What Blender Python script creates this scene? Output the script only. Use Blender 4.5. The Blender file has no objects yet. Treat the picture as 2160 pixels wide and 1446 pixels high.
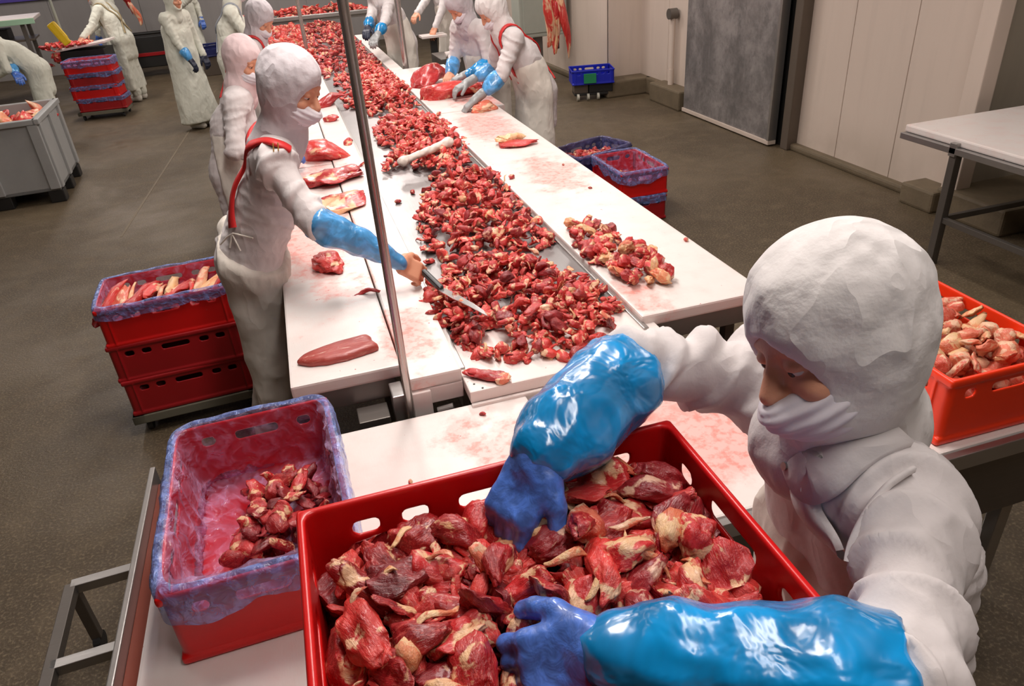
import bpy, bmesh, math, random
import numpy as np
from mathutils import Matrix, Vector

# ------------------------------------------------------------------ camera, world, lights, exposure
scene = bpy.context.scene
COL = scene.collection
FOC, PX, PY, CAMH = 1544.0, 1080.0, 723.0, 2.1
_d = np.array([208, 2673, 1544.]); _d /= np.linalg.norm(_d)
_y = np.array([-538, -850, 1544.]); _y -= _d*(_y@_d); _y /= np.linalg.norm(_y)
_z = -_d; _x = np.cross(_y, _z)
RW = np.stack([_x, _y, _z])
cam_data = bpy.data.cameras.new('camera'); cam = bpy.data.objects.new('camera', cam_data); COL.objects.link(cam)
cam_data.sensor_width = 36.0; cam_data.lens = FOC/2160*36.0; cam_data.clip_start = 0.05; cam_data.clip_end = 100
M3 = np.stack([RW[:, 0], -RW[:, 1], -RW[:, 2]], axis=1)
mw = Matrix.Identity(4)
for i in range(3):
    for j in range(3): mw[i][j] = M3[i, j]
mw.translation = Vector((0, 0, CAMH)); cam.matrix_world = mw
scene.camera = cam

w = bpy.data.worlds.new('world'); scene.world = w; w.use_nodes = True
w.node_tree.nodes['Background'].inputs[0].default_value = (0.95, 0.93, 1.0, 1)
w.node_tree.nodes['Background'].inputs[1].default_value = 0.35
scene.view_settings.view_transform = 'Standard'; scene.view_settings.look = 'None'
scene.view_settings.gamma = 1.0; scene.view_settings.use_curve_mapping = False
scene.view_settings.exposure = 0.0
scene.cycles.max_bounces = 8; scene.cycles.diffuse_bounces = 3; scene.cycles.transparent_max_bounces = 12
scene.cycles.caustics_reflective = False; scene.cycles.caustics_refractive = False

LAMPS = []          # x, y, power, colour : ceiling light fittings, all at z = CEIL
CEIL = 3.5
for (x, y, p) in [(0.35, 2.5, 60), (1.1, 4.6, 48), (0.5, 7.4, 60), (1.2, 10.6, 70), (-2.6, 4.6, 9), (-2.4, 8.2, 34), (-2.6, 12.6, 54),
                  (3.4, 2.6, 20), (3.2, 7.6, 32), (0.7, 0.3, 22), (3.0, 13.0, 50), (-5.5, 14.5, 44), (0.2, 14.8, 50)]:
    L = bpy.data.lights.new('ceiling_light', 'AREA'); L.shape = 'RECTANGLE'; L.size = 0.34; L.size_y = 1.5
    L.energy = p; L.color = (1.0, 0.92, 0.87)
    o = bpy.data.objects.new('lamp_glow', L); COL.objects.link(o); o.location = (x, y, CEIL-0.105)
    LAMPS.append((x, y, o))

def ray(u, v): return RW@np.array([(u-PX)/FOC, (v-PY)/FOC, 1.])
def atz(u, v, z): r = ray(u, v); return np.array([0, 0, CAMH])+r*((z-CAMH)/r[2])
def aty(u, v, y): r = ray(u, v); return np.array([0, 0, CAMH])+r*(y/r[1])
def atd(u, v, d): return np.array([0, 0, CAMH])+d*ray(u, v)
V = lambda *a: np.array(a, float)
def nrm(a): a = np.asarray(a, float); return a/max(1e-9, np.linalg.norm(a))

# ------------------------------------------------------------------ materials
def mat(name):
    m = bpy.data.materials.new(name); m.use_nodes = True
    nt = m.node_tree; return m, nt, nt.nodes['Principled BSDF']
class NT:
    def __init__(s, nt): s.nt = nt
    def n(s, t, **k):
        x = s.nt.nodes.new(t)
        for a, b in k.items():
            if a.startswith('i_'):
                key = a[2:]; key = int(key) if key.isdigit() else key
                s.put(x.inputs[key], b)
            else: setattr(x, a, b)
        return x
    def put(s, inp, v):
        if isinstance(v, bpy.types.NodeSocket): s.nt.links.new(v, inp)
        else: inp.default_value = v
    def math(s, op, a, b=None, c=None, clamp=False):
        x = s.n('ShaderNodeMath', operation=op); x.use_clamp = clamp
        s.put(x.inputs[0], a)
        if b is not None: s.put(x.inputs[1], b)
        if c is not None: s.put(x.inputs[2], c)
        return x.outputs[0]
    def vmath(s, op, a, b=None):
        x = s.n('ShaderNodeVectorMath', operation=op); s.put(x.inputs[0], a)
        if b is not None: s.put(x.inputs[1], b)
        return x.outputs[0]
    def mix(s, f, a, b):
        x = s.n('ShaderNodeMix', data_type='RGBA'); s.put(x.inputs[0], f); s.put(x.inputs[6], a); s.put(x.inputs[7], b); return x.outputs[2]
    def noise(s, vec, scale, detail=3, rough=.5, dist=0.0):
        x = s.n('ShaderNodeTexNoise'); s.put(x.inputs['Vector'], vec); x.inputs['Scale'].default_value = scale
        x.inputs['Detail'].default_value = detail; x.inputs['Roughness'].default_value = rough; x.inputs['Distortion'].default_value = dist
        return x.outputs[0]
    def ramp(s, f, a, b):   # smooth 0..1 between a and b
        x = s.n('ShaderNodeMapRange'); x.interpolation_type = 'SMOOTHSTEP'; s.put(x.inputs[0], f); x.inputs[1].default_value = a; x.inputs[2].default_value = b
        return x.outputs[0]
    def obj(s): return s.n('ShaderNodeTexCoord').outputs['Object']
    def scale(s, v, sc): return s.vmath('MULTIPLY', v, sc)
    def bump(s, h, strength=.3, dist=.01):
        x = s.n('ShaderNodeBump'); x.inputs['Strength'].default_value = strength; x.inputs['Distance'].default_value = dist; s.put(x.inputs['Height'], h)
        return x.outputs[0]

def c4(c): return (c[0], c[1], c[2], 1)
def plain(name, col, rough=.5, metal=0, bump=0, bscale=60, var=.06, vscale=6, spec=.5, coat=0):
    m, nt, b = mat(name); g = NT(nt); o = g.obj()
    n = g.noise(o, vscale, 4, .6)
    dark = tuple(max(0, c*(1-var*2)) for c in col)
    g.put(b.inputs['Base Color'], g.mix(n, c4(dark), c4(tuple(min(1, c*(1+var)) for c in col))))
    b.inputs['Roughness'].default_value = rough; b.inputs['Metallic'].default_value = metal
    b.inputs['Specular IOR Level'].default_value = spec; b.inputs['Coat Weight'].default_value = coat
    if bump: g.put(b.inputs['Normal'], g.bump(g.noise(o, bscale, 4, .6), bump, .01))
    return m
def steel(name, col=(.50, .48, .46), rough=.32, sc=(3, 90, 90)):
    m, nt, b = mat(name); g = NT(nt); o = g.obj()
    n = g.noise(g.scale(o, sc), 3, 4, .6); n2 = g.noise(o, 3.5, 4, .6)
    g.put(b.inputs['Base Color'], g.mix(n2, c4([c*.72 for c in col]), c4(col)))
    b.inputs['Metallic'].default_value = .85
    g.put(b.inputs['Roughness'], g.math('MULTIPLY_ADD', n, .22, rough-.08))
    g.put(b.inputs['Normal'], g.bump(n, .08, .003))
    return m
M = {}
M['steel'] = steel('stainless_steel'); M['steel_dark'] = steel('dull_steel', (.22, .20, .18), .45)
M['belt'] = steel('belt_metal', (.40, .385, .38), .36, (60, 3, 60))
M['chrome'] = steel('polished_tube', (.62, .57, .54), .22, (90, 90, 3))

def board_mat(name, spots, base=(.80, .74, .70)):
    """white plastic with blood stains: spots = (x, y, rx, ry, amount) in metres"""
    m, nt, b = mat(name); g = NT(nt)
    o = g.n('ShaderNodeNewGeometry').outputs['Position']
    big = g.noise(o, 9, 5, .62); fine = g.noise(o, 38, 4, .6); spk = g.noise(o, 60, 2, .5)
    tot = None
    for (x, y, rx, ry, am) in spots:
        d = g.vmath('SUBTRACT', o, (x, y, 0)); d = g.vmath('MULTIPLY', d, (1/rx, 1/ry, 0))
        l = g.n('ShaderNodeVectorMath', operation='LENGTH'); g.put(l.inputs[0], d)
        f = g.math('MULTIPLY', g.ramp(l.outputs['Value'], 1.0, .25), am)
        tot = f if tot is None else g.math('MAXIMUM', tot, f)
    if tot is None: tot = 0.0
    s = g.math('MULTIPLY', g.ramp(g.math('ADD', big, g.math('MULTIPLY', tot, .42)), .56, .88), 1.0, clamp=True)
    s2 = g.math('MULTIPLY', s, g.ramp(fine, .25, .7))
    light = g.math('MULTIPLY', g.ramp(big, .40, .72), g.math('MULTIPLY_ADD', tot, .38, .10))
    s3 = g.math('MAXIMUM', g.math('MAXIMUM', g.math('MULTIPLY', s, .42), g.math('MULTIPLY', s2, .8)), light)
    col = g.mix(s3, c4(base), (.80, .20, .15, 1))
    dots = g.math('MULTIPLY', g.ramp(spk, .745, .775), .85)
    col = g.mix(dots, col, (.42, .03, .03, 1))
    g.put(b.inputs['Base Color'], col)
    g.put(b.inputs['Roughness'], g.math('MULTIPLY_ADD', fine, .25, .26))
    sc = g.noise(g.scale(o, (60, 6, 20)), 4, 3, .7)
    g.put(b.inputs['Normal'], g.bump(sc, .10, .002))
    return m
M['board_right'] = board_mat('cutting_board_white', [(1.30, 3.75, .26, .55, .9), (1.25, 5.0, .28, .75, 1.0), (1.45, 5.9, .4, .5, .8), (1.08, 2.2, .14, .28, .7)])
M['board_left'] = board_mat('cutting_board_used', [(.0, 3.3, .3, .8, 1.0), (.05, 2.75, .2, .3, .55), (.22, 2.25, .14, .35, 1.1), (0, 4.6, .4, .8, .6)])
M['board_front'] = board_mat('table_board_white', [(.42, 1.55, .22, .35, 1.0), (.8, 1.5, .40, .35, 1.9), (.3, 1.7, .12, .2, .8)])
M['hdpe'] = board_mat('white_plastic_edge', [], (.80, .73, .69))

def meat_mat(name, dark, mid, light, fat, fat_lo, rough=.26, fibre=1.0):
    m, nt, b = mat(name); g = NT(nt)
    loc = g.n('ShaderNodeAttribute', attribute_name='loc').outputs['Vector']
    ra = g.n('ShaderNodeAttribute', attribute_name='rnd').outputs['Fac']
    ro = g.n('ShaderNodeObjectInfo').outputs['Random']
    r = g.math('ADD', ra, ro)
    cmb = g.n('ShaderNodeCombineXYZ'); g.put(cmb.inputs[0], g.math('MULTIPLY', r, 37.3)); g.put(cmb.inputs[1], g.math('MULTIPLY', r, 11.7)); g.put(cmb.inputs[2], g.math('MULTIPLY', r, 23.1))
    p = g.vmath('ADD', loc, cmb.outputs[0])
    fib = g.noise(g.scale(p, (1.6, 13, 13)), 1.0, 4, .65, .6)
    big = g.noise(p, 1.1, 3, .55, .4)
    fatn = g.noise(g.vmath('ADD', p, (5.3, 2.2, 8.8)), 1.15, 4, .6, .5)
    wn = g.n('ShaderNodeTexWhiteNoise', noise_dimensions='1D'); g.put(wn.inputs['W'], g.math('MULTIPLY', r, 91.7)); rr = wn.outputs['Value']
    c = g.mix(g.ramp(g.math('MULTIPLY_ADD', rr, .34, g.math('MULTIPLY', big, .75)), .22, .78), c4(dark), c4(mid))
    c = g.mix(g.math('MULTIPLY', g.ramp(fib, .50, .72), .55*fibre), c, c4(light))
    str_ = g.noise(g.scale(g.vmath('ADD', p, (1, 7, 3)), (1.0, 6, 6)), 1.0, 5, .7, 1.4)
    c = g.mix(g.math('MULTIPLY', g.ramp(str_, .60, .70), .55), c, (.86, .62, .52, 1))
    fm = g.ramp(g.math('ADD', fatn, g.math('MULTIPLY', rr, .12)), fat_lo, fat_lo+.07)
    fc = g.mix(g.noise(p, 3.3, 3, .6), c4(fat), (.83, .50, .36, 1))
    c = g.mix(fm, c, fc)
    g.put(b.inputs['Base Color'], c)
    g.put(b.inputs['Roughness'], g.math('MULTIPLY_ADD', big, .25, rough-.08))
    b.inputs['Specular IOR Level'].default_value = .6
    b.inputs['Coat Weight'].default_value = .12; b.inputs['Coat Roughness'].default_value = .12
    h = g.math('ADD', g.math('MULTIPLY', fib, .6), g.math('MULTIPLY', g.noise(p, 5.5, 4, .6), .7))
    g.put(b.inputs['Normal'], g.bump(h, .55, .006))
    return m
M['meat'] = meat_mat('raw_meat', (.20, .005, .008), (.62, .025, .028), (.85, .16, .12), (.86, .50, .20), .61)
M['meat_pale'] = meat_mat('raw_meat_trim', (.40, .012, .015), (.78, .055, .045), (.92, .24, .17), (.90, .56, .28), .615)
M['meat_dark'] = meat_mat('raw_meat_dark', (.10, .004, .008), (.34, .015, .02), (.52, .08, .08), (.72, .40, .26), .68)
M['fat'] = meat_mat('fat_and_tendon', (.66, .10, .05), (.88, .42, .18), (.92, .66, .42), (.88, .58, .22), .52, .34, .8)
M['pale_trim'] = meat_mat('pale_pink_trim', (.60, .05, .03), (.86, .24, .13), (.94, .46, .30), (.92, .58, .34), .56)

def cloth(name, col, fold=.35, mesh=0.0):
    m, nt, b = mat(name); g = NT(nt); o = g.obj()
    n = g.noise(o, 5, 5, .6, .4); f = g.math('SUBTRACT', 1.0, g.math('MULTIPLY', g.math('ABSOLUTE', g.math('SUBTRACT', g.noise(g.scale(o, (1, 1, .6)), 9, 2, .5, .15), .5)), 5.0), clamp=True); f = g.math('MULTIPLY_ADD', g.noise(o, 22, 3, .5), .6, f); w_ = g.noise(o, 300, 2, .5)
    g.put(b.inputs['Base Color'], g.mix(n, c4([c*.90 for c in col]), c4(col)))
    b.inputs['Roughness'].default_value = .85; b.inputs['Specular IOR Level'].default_value = .25
    b.inputs['Sheen Weight'].default_value = .15
    g.put(b.inputs['Normal'], g.bump(g.math('ADD', f, g.math('MULTIPLY', w_, .04)), fold, .02))
    return m
M['coat'] = cloth('white_coat_cloth', (.72, .665, .655), .28); M['coat_far'] = cloth('off_white_cloth', (.70, .70, .60))
M['apron'] = cloth('cream_apron', (.74, .68, .60), .2); M['mask'] = cloth('mask_cloth', (.80, .74, .78), .08)
M['hood'] = cloth('white_hood_cloth', (.80, .76, .74), .45); M['hood_grey'] = cloth('grey_hair_net', (.60, .55, .57), .5); M['hood_pink'] = cloth('pinkish_hood', (.80, .62, .62), .3)
M['trousers'] = cloth('white_trousers', (.66, .62, .57)); M['boot'] = plain('white_boot', (.72, .68, .6), .4)
M['strap_red'] = plain('red_strap', (.62, .02, .02), .5); M['strap_brown'] = plain('olive_strap', (.35, .27, .14), .6); M['strap_grey'] = plain('grey_strap', (.3, .32, .36), .6)
M['skin'] = plain('skin', (.72, .33, .20), .5, var=.05, bump=.1, bscale=120); M['brow'] = plain('dark_brow', (.10, .04, .02), .8)
M['eye'] = plain('eye_white', (.7, .66, .62), .25); M['iris'] = plain('iris_dark', (.05, .03, .02), .2)

def film(name, col, rough=.18, fold=.6, alpha=None, scale=22, tint=(.88, .84, .97)):
    m, nt, b = mat(name); g = NT(nt); o = g.obj()
    f = g.noise(g.scale(o, (1, 1, 1)), scale, 3, .55, .5)
    g.put(b.inputs['Base Color'], g.mix(g.ramp(f, .35, .7), c4([c*.60 for c in col]), c4([min(1, c*1.15) for c in col])))
    b.inputs['Roughness'].default_value = rough; b.inputs['Specular IOR Level'].default_value = .7
    b.inputs['Coat Weight'].default_value = .5; b.inputs['Coat Roughness'].default_value = .12
    g.put(b.inputs['Normal'], g.bump(f, fold, .02))
    if alpha is not None:
        out = nt.nodes['Material Output']
        tr = g.n('ShaderNodeBsdfTransparent'); tr.inputs[0].default_value = c4(tint)
        lw = g.n('ShaderNodeLayerWeight'); lw.inputs[0].default_value = .35
        fac = g.math('MULTIPLY_ADD', lw.outputs['Facing'], .45, g.math('MULTIPLY_ADD', g.ramp(f, .4, .7), .18, alpha), clamp=True)
        ms = g.n('ShaderNodeMixShader'); g.put(ms.inputs[0], fac); nt.links.new(tr.outputs[0], ms.inputs[1]); nt.links.new(b.outputs[0], ms.inputs[2])
        nt.links.new(ms.outputs[0], out.inputs[0])
    return m
M['sleeve'] = film('blue_plastic_sleeve', (.0, .31, .74), .25, .55, scale=13); M['sleeve_light'] = film('light_blue_sleeve', (.10, .42, .86), .3, .5, scale=14)
M['glove'] = film('blue_nitrile_glove', (.07, .19, .66), .5, .15, scale=45)
M['glove_grey'] = plain('grey_mesh_glove', (.35, .36, .36), .5, .3); M['glove_dark'] = plain('dark_glove', (.02, .025, .05), .5)
M['liner'] = film('clear_liner_film', (.72, .50, .80), .16, 1.0, alpha=.07, scale=22, tint=(.97, .86, .96)); M['liner_blue'] = film('blue_liner_hem', (.24, .36, .82), .25, .8, alpha=.30, scale=34, tint=(.80, .84, 1.0))
M['liner_dark'] = film('dark_liner_film', (.12, .12, .30), .25, .9, alpha=.4)
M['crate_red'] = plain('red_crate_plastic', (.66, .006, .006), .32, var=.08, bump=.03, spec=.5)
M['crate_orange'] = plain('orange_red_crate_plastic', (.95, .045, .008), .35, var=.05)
M['crate_dark_red'] = plain('dark_red_crate_plastic', (.36, .006, .01), .4, var=.10)  # deeper red, mostly for the lower crates of a stack
M['crate_blue'] = plain('blue_crate_plastic', (.01, .02, .45), .4); M['crate_navy'] = plain('navy_crate_plastic', (.01, .015, .10), .4)
M['black'] = plain('black_plastic_and_gap', (.015, .014, .013), .5); M['green'] = plain('green_plastic', (.02, .25, .10), .4)  # black is plastic parts, and also the painted dark of the door gap
M['green_pale'] = plain('pale_green_cover', (.35, .55, .38), .6); M['yellow'] = plain('yellow_plastic', (.80, .52, .01), .4)
M['dolly'] = plain('grey_green_dolly', (.16, .15, .11), .5); M['bin'] = plain('grey_bin_plastic', (.36, .36, .35), .5, bump=.05, var=.08)
M['rubber'] = plain('caster_rubber', (.02, .02, .02), .6); M['wheel_pale'] = plain('pale_caster', (.5, .48, .4), .5)
M['cabinet'] = plain('grey_green_cabinet', (.42, .44, .38), .45); M['beige'] = plain('grey_beige_paint', (.38, .35, .30), .6)
M['knife_handle'] = plain('black_knife_handle', (.01, .01, .012), .4)
M['bone'] = plain('bone_white', (.80, .70, .62), .4)
M['concrete'] = plain('concrete_kerb', (.17, .130, .080), .6, bump=.3, bscale=50, var=.2, vscale=9)
M['frame_dark'] = plain('dark_bronze_frame', (.14, .11, .085), .45, .3); M['ceiling'] = plain('ceiling_paint', (.7, .69, .67), .8)
M['purple'] = plain('violet_window_frame', (.12, .08, .45), .5)

def floor_mat():
    m, nt, b = mat('wet_concrete_floor'); g = NT(nt); o = g.obj()
    big = g.noise(o, .8, 4, .6, .3); med = g.noise(o, 7, 5, .65); fine = g.noise(o, 85, 3, .7); spk = g.noise(o, 170, 2, .6)
    c = g.mix(g.ramp(big, .35, .7), (.068, .047, .025, 1), (.120, .089, .052, 1))
    c = g.mix(g.math('MULTIPLY', g.ramp(med, .45, .75), .5), c, (.165, .122, .072, 1))
    c = g.mix(g.math('MULTIPLY', g.ramp(fine, .48, .68), .75), c, (.25, .19, .115, 1))
    c = g.mix(g.math('MULTIPLY', g.ramp(spk, .52, .70), .55), c, (.035, .025, .018, 1))
    g.put(b.inputs['Base Color'], c)
    g.put(b.inputs['Roughness'], g.math('ADD', g.ramp(big, .75, .3), g.math('MULTIPLY_ADD', med, .35, -.35), clamp=True))
    nt.links.new(g.math('MULTIPLY_ADD', g.ramp(big, .7, .35), .30, g.math('MULTIPLY_ADD', med, .30, .22)), b.inputs['Roughness'])
    g.put(b.inputs['Normal'], g.bump(g.math('ADD', fine, med), .45, .006))
    return m
M['floor'] = floor_mat()
def wall_mat(name, col, dirt=.35):
    m, nt, b = mat(name); g = NT(nt); o = g.obj()
    n = g.noise(o, 1.3, 5, .6); st = g.noise(g.scale(o, (8, 8, .7)), 1.2, 4, .6)
    sep = g.n('ShaderNodeSeparateXYZ'); g.put(sep.inputs[0], o)
    low = g.math('MULTIPLY', g.ramp(sep.outputs[2], .5, .0), g.ramp(n, .35, .65))
    c = g.mix(g.math('MULTIPLY', g.ramp(st, .45, .8), .25), c4(col), c4([c*.72 for c in col]))
    c = g.mix(g.math('MULTIPLY', low, dirt), c, (.35, .29, .22, 1))
    g.put(b.inputs['Base Color'], c); b.inputs['Roughness'].default_value = .42
    g.put(b.inputs['Normal'], g.bump(n, .06, .02))
    return m
M['wall'] = wall_mat('white_wall_panel', (.66, .55, .47)); M['wall_grey'] = wall_mat('grey_wall_panel', (.36, .34, .33)); M['wall_dull'] = wall_mat('dull_beige_wall', (.34, .30, .24))
def door_mat():
    m, nt, b = mat('stained_steel_door'); g = NT(nt); o = g.obj()
    n = g.noise(o, 3, 6, .68, .3); n2 = g.noise(o, 16, 4, .65); st = g.noise(g.scale(o, (10, 10, .8)), 2, 4, .6)
    c = g.mix(g.ramp(n, .35, .7), (.20, .185, .18, 1), (.42, .39, .38, 1))
    c = g.mix(g.math('MULTIPLY', g.ramp(n2, .45, .75), .45), c, (.13, .12, .12, 1))
    c = g.mix(g.math('MULTIPLY', g.ramp(st, .5, .8), .35), c, (.50, .46, .44, 1))
    g.put(b.inputs['Base Color'], c); b.inputs['Metallic'].default_value = .55
    g.put(b.inputs['Roughness'], g.math('MULTIPLY_ADD', n2, .3, .35)); g.put(b.inputs['Normal'], g.bump(n2, .12, .004))
    return m
M['door'] = door_mat()
def emis(name, col, st):
    m, nt, b = mat(name); b.inputs['Emission Color'].default_value = c4(col); b.inputs['Emission Strength'].default_value = st; return m
M['tube'] = emis('lit_diffuser', (1, .97, .95), 3.0)
M['window_lit'] = emis('lit_window', (.75, .78, 1), .5)

# ------------------------------------------------------------------ object helpers
def link(o, parent=None):
    COL.objects.link(o)
    if parent is not None: o.parent = parent
    return o
def mesh_from(name, verts, faces, m, smooth=True):
    verts = np.asarray(verts, np.float32); me = bpy.data.meshes.new(name)
    if isinstance(faces, np.ndarray):
        k = faces.shape[1]; nf = len(faces)
        me.vertices.add(len(verts)); me.vertices.foreach_set('co', verts.ravel())
        me.loops.add(nf*k); me.loops.foreach_set('vertex_index', faces.astype(np.int32).ravel())
        me.polygons.add(nf); me.polygons.foreach_set('loop_start', np.arange(0, nf*k, k, dtype=np.int32))
        me.update(calc_edges=True)
    else:
        me.from_pydata([tuple(map(float, v)) for v in verts], [], [tuple(map(int, f)) for f in faces]); me.update()
    if smooth: me.polygons.foreach_set('use_smooth', np.ones(len(me.polygons), bool))
    if m is not None: me.materials.append(m)
    return me
def obj(name, me, parent=None, loc=None, label=None):
    o = bpy.data.objects.new(name, me); link(o, parent)
    if loc is not None: o.location = loc
    if label: o['label'] = label
    return o
def thing(name, label, cat, loc=(0, 0, 0), rz=0, group=None):
    o = bpy.data.objects.new(name, None); link(o); o.location = loc; o.rotation_euler = (0, 0, rz); o.empty_display_size = .05
    return tag(o, label, cat, group)
def tag(o, label, cat, group=None):
    o['label'] = label; o['category'] = cat
    if group: o['group'] = group
    return o
def struct(o): o['kind'] = 'structure'; return o
class MB:
    """collects boxes, tubes and lathes into one mesh"""
    def __init__(s): s.bm = bmesh.new()
    def box(s, c, size, bev=0.0, rot=None):
        r = bmesh.ops.create_cube(s.bm, size=1.0); vs = r['verts']
        bmesh.ops.scale(s.bm, vec=size, verts=vs)
        if bev > 0:
            es = list({e for v in vs for e in v.link_edges})
            q = bmesh.ops.bevel(s.bm, geom=es, offset=bev, segments=2, affect='EDGES', profile=.6); vs = list({v for f in q['faces'] for v in f.verts} | {v for v in vs if v.is_valid})
        if rot is not None: bmesh.ops.rotate(s.bm, cent=(0, 0, 0), matrix=Matrix(rot) if not isinstance(rot, Matrix) else rot, verts=vs)
        bmesh.ops.translate(s.bm, vec=c, verts=vs); return s
    def b2(s, lo, hi, bev=0.0):
        lo = V(*lo); hi = V(*hi); return s.box(tuple((lo+hi)/2), tuple(hi-lo), bev)
    def tube(s, a, b, r, r2=None, seg=16, caps=True):
        a = Vector(a); b = Vector(b); d = b-a; L = d.length
        q = bmesh.ops.create_cone(s.bm, cap_ends=caps, segments=seg, radius1=r, radius2=r if r2 is None else r2, depth=L)
        bmesh.ops.rotate(s.bm, cent=(0, 0, 0), matrix=d.to_track_quat('Z', 'Y').to_matrix(), verts=q['verts'])
        bmesh.ops.translate(s.bm, vec=(a+b)/2, verts=q['verts']); return s
    def bar(s, a, b, wdt, hgt=None, bev=.002):
        a = Vector(a); b = Vector(b); d = b-a
        rot = d.to_track_quat('Z', 'Y').to_matrix()
        return s.box(tuple((a+b)/2), (wdt, hgt or wdt, d.length), bev, rot)
    def build(s, name, m, parent=None, loc=None, label=None, smooth=False):
        me = bpy.data.meshes.new(name); bmesh.ops.recalc_face_normals(s.bm, faces=s.bm.faces); s.bm.to_mesh(me); s.bm.free(); me.materials.append(m)
        if smooth: me.polygons.foreach_set('use_smooth', np.ones(len(me.polygons), bool)); me.set_sharp_from_angle(angle=.7)
        return obj(name, me, parent, loc, label)
def copy_tree(o, parent=None):
    c = o.copy(); COL.objects.link(c); c.parent = parent
    for ch in list(o.children): copy_tree(ch, c)
    return c

# ------------------------------------------------------------------ noise and distance fields
_rng = np.random.RandomState(7); _perm = _rng.permutation(256); _perm = np.concatenate([_perm, _perm, _perm])
_grad = _rng.normal(size=(256, 3)); _grad /= np.linalg.norm(_grad, axis=1)[:, None]
def noise3(P):
    P = np.asarray(P, float); I = np.floor(P).astype(int); F = P-I; I &= 255; U = F*F*F*(F*(F*6-15)+10); out = 0
    for dx in (0, 1):
        wx = U[:, 0] if dx else 1-U[:, 0]
        for dy in (0, 1):
            wy = U[:, 1] if dy else 1-U[:, 1]
            for dz in (0, 1):
                wz = U[:, 2] if dz else 1-U[:, 2]
                h = _perm[_perm[_perm[(I[:, 0]+dx) & 255]+((I[:, 1]+dy) & 255)]+((I[:, 2]+dz) & 255)]
                gr = _grad[h]; dot = gr[:, 0]*(F[:, 0]-dx)+gr[:, 1]*(F[:, 1]-dy)+gr[:, 2]*(F[:, 2]-dz)
                out = out+wx*wy*wz*dot
    return out*1.6
def crumple(P, s): return 1-2*np.abs(noise3(P*s))-np.abs(noise3(P*s*2.1+9))*.9
class SDF:
    def __init__(s, vox): s.ops = []; s.vox = vox
    def add(s, kind, args, k=.02, sub=False): s.ops.append((kind, args, k, sub)); return s
    def cone(s, a, b, ra, rb, k=.02, sub=False): return s.add('c', (V(*a), V(*b), ra, rb), k, sub)
    def chain(s, pts, rs, k=.02):
        for i in range(len(pts)-1): s.cone(pts[i], pts[i+1], rs[i], rs[i+1], k)
        return s
    def ell(s, c, r, R=None, k=.02, sub=False): return s.add('e', (V(*c), V(*r), np.eye(3) if R is None else np.asarray(R, float)), k, sub)
    def box(s, c, h, rr=0.0, R=None, k=.01, sub=False): return s.add('b', (V(*c), V(*h), rr, np.eye(3) if R is None else np.asarray(R, float)), k, sub)
    @staticmethod
    def dist(kind, a, P):
        if kind == 'c':
            A, B, ra, rb = a; d = B-A; L = max(1e-9, d@d)
            t = np.clip(((P-A)@d)/L, 0, 1); return np.linalg.norm(P-A-t[..., None]*d, axis=-1)-(ra+(rb-ra)*t)
        if kind == 'e':
            C, r, R = a; q = (P-C)@R.T; k0 = np.linalg.norm(q/r, axis=-1); k1 = np.linalg.norm(q/(r*r), axis=-1)
            return k0*(k0-1)/np.maximum(k1, 1e-6)
        C, h, rr, R = a; q = np.abs((P-C)@R.T)-h+rr
        return np.linalg.norm(np.maximum(q, 0), axis=-1)+np.minimum(q.max(axis=-1), 0)-rr
    @staticmethod
    def bb(kind, a):
        if kind == 'c': A, B, ra, rb = a; return np.minimum(A-ra, B-rb), np.maximum(A+ra, B+rb)
        if kind == 'e': C, r, R = a; e = np.abs(R.T)@r; return C-e, C+e
        C, h, rr, R = a; e = np.abs(R.T)@h; return C-e, C+e
    def value(s, P):
        P = np.asarray(P, float); f = np.full(P.shape[:-1], 9.0)
        for kind, a, k, sub in s.ops: f = s.comb(f, s.dist(kind, a, P), k, sub)
        return f
    @staticmethod
    def comb(f, d, k, sub):
        if sub: f2 = -f; h = np.maximum(k-np.abs(f2-d), 0)/k; return -(np.minimum(f2, d)-h*h*k*.25)
        h = np.maximum(k-np.abs(f-d), 0)/k; return np.minimum(f, d)-h*h*k*.25
    def grad(s, P, e=.002):
        return np.stack([s.value(P+V(e, 0, 0))-s.value(P-V(e, 0, 0)), s.value(P+V(0, e, 0))-s.value(P-V(0, e, 0)), s.value(P+V(0, 0, e))-s.value(P-V(0, 0, e))], -1)
    def project(s, P, off=0.0, it=5):
        P = np.array(P, float)
        for _ in range(it):
            g = s.grad(P); g /= np.maximum(1e-9, np.linalg.norm(g, axis=-1))[:, None]; P -= g*(s.value(P)-off)[:, None]*.9
        g = s.grad(P); return P, g/np.maximum(1e-9, np.linalg.norm(g, axis=-1))[:, None]
    def mesh(s, smooth=1):
        v = s.vox; adds = [s.bb(k, a) for k, a, _, sub in s.ops if not sub]
        lo = np.min([b[0] for b in adds], 0)-v*3; hi = np.max([b[1] for b in adds], 0)+v*3
        n = np.ceil((hi-lo)/v).astype(int)+1; F = np.full(n, .5, np.float32)
        ax = [lo[i]+v*np.arange(n[i]) for i in range(3)]
        for kind, a, k, sub in s.ops:
            b0, b1 = s.bb(kind, a); i0 = np.maximum(0, np.floor((b0-k-2.5*v-lo)/v).astype(int)); i1 = np.minimum(n, np.ceil((b1+k+2.5*v-lo)/v).astype(int)+1)
            if (i1 <= i0).any(): continue
            G = np.stack(np.meshgrid(*[ax[i][i0[i]:i1[i]] for i in range(3)], indexing='ij'), -1)
            sl = tuple(slice(i0[i], i1[i]) for i in range(3)); F[sl] = s.comb(F[sl], s.dist(kind, a, G), k, sub)
        return nets(F, lo, v, smooth)
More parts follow.
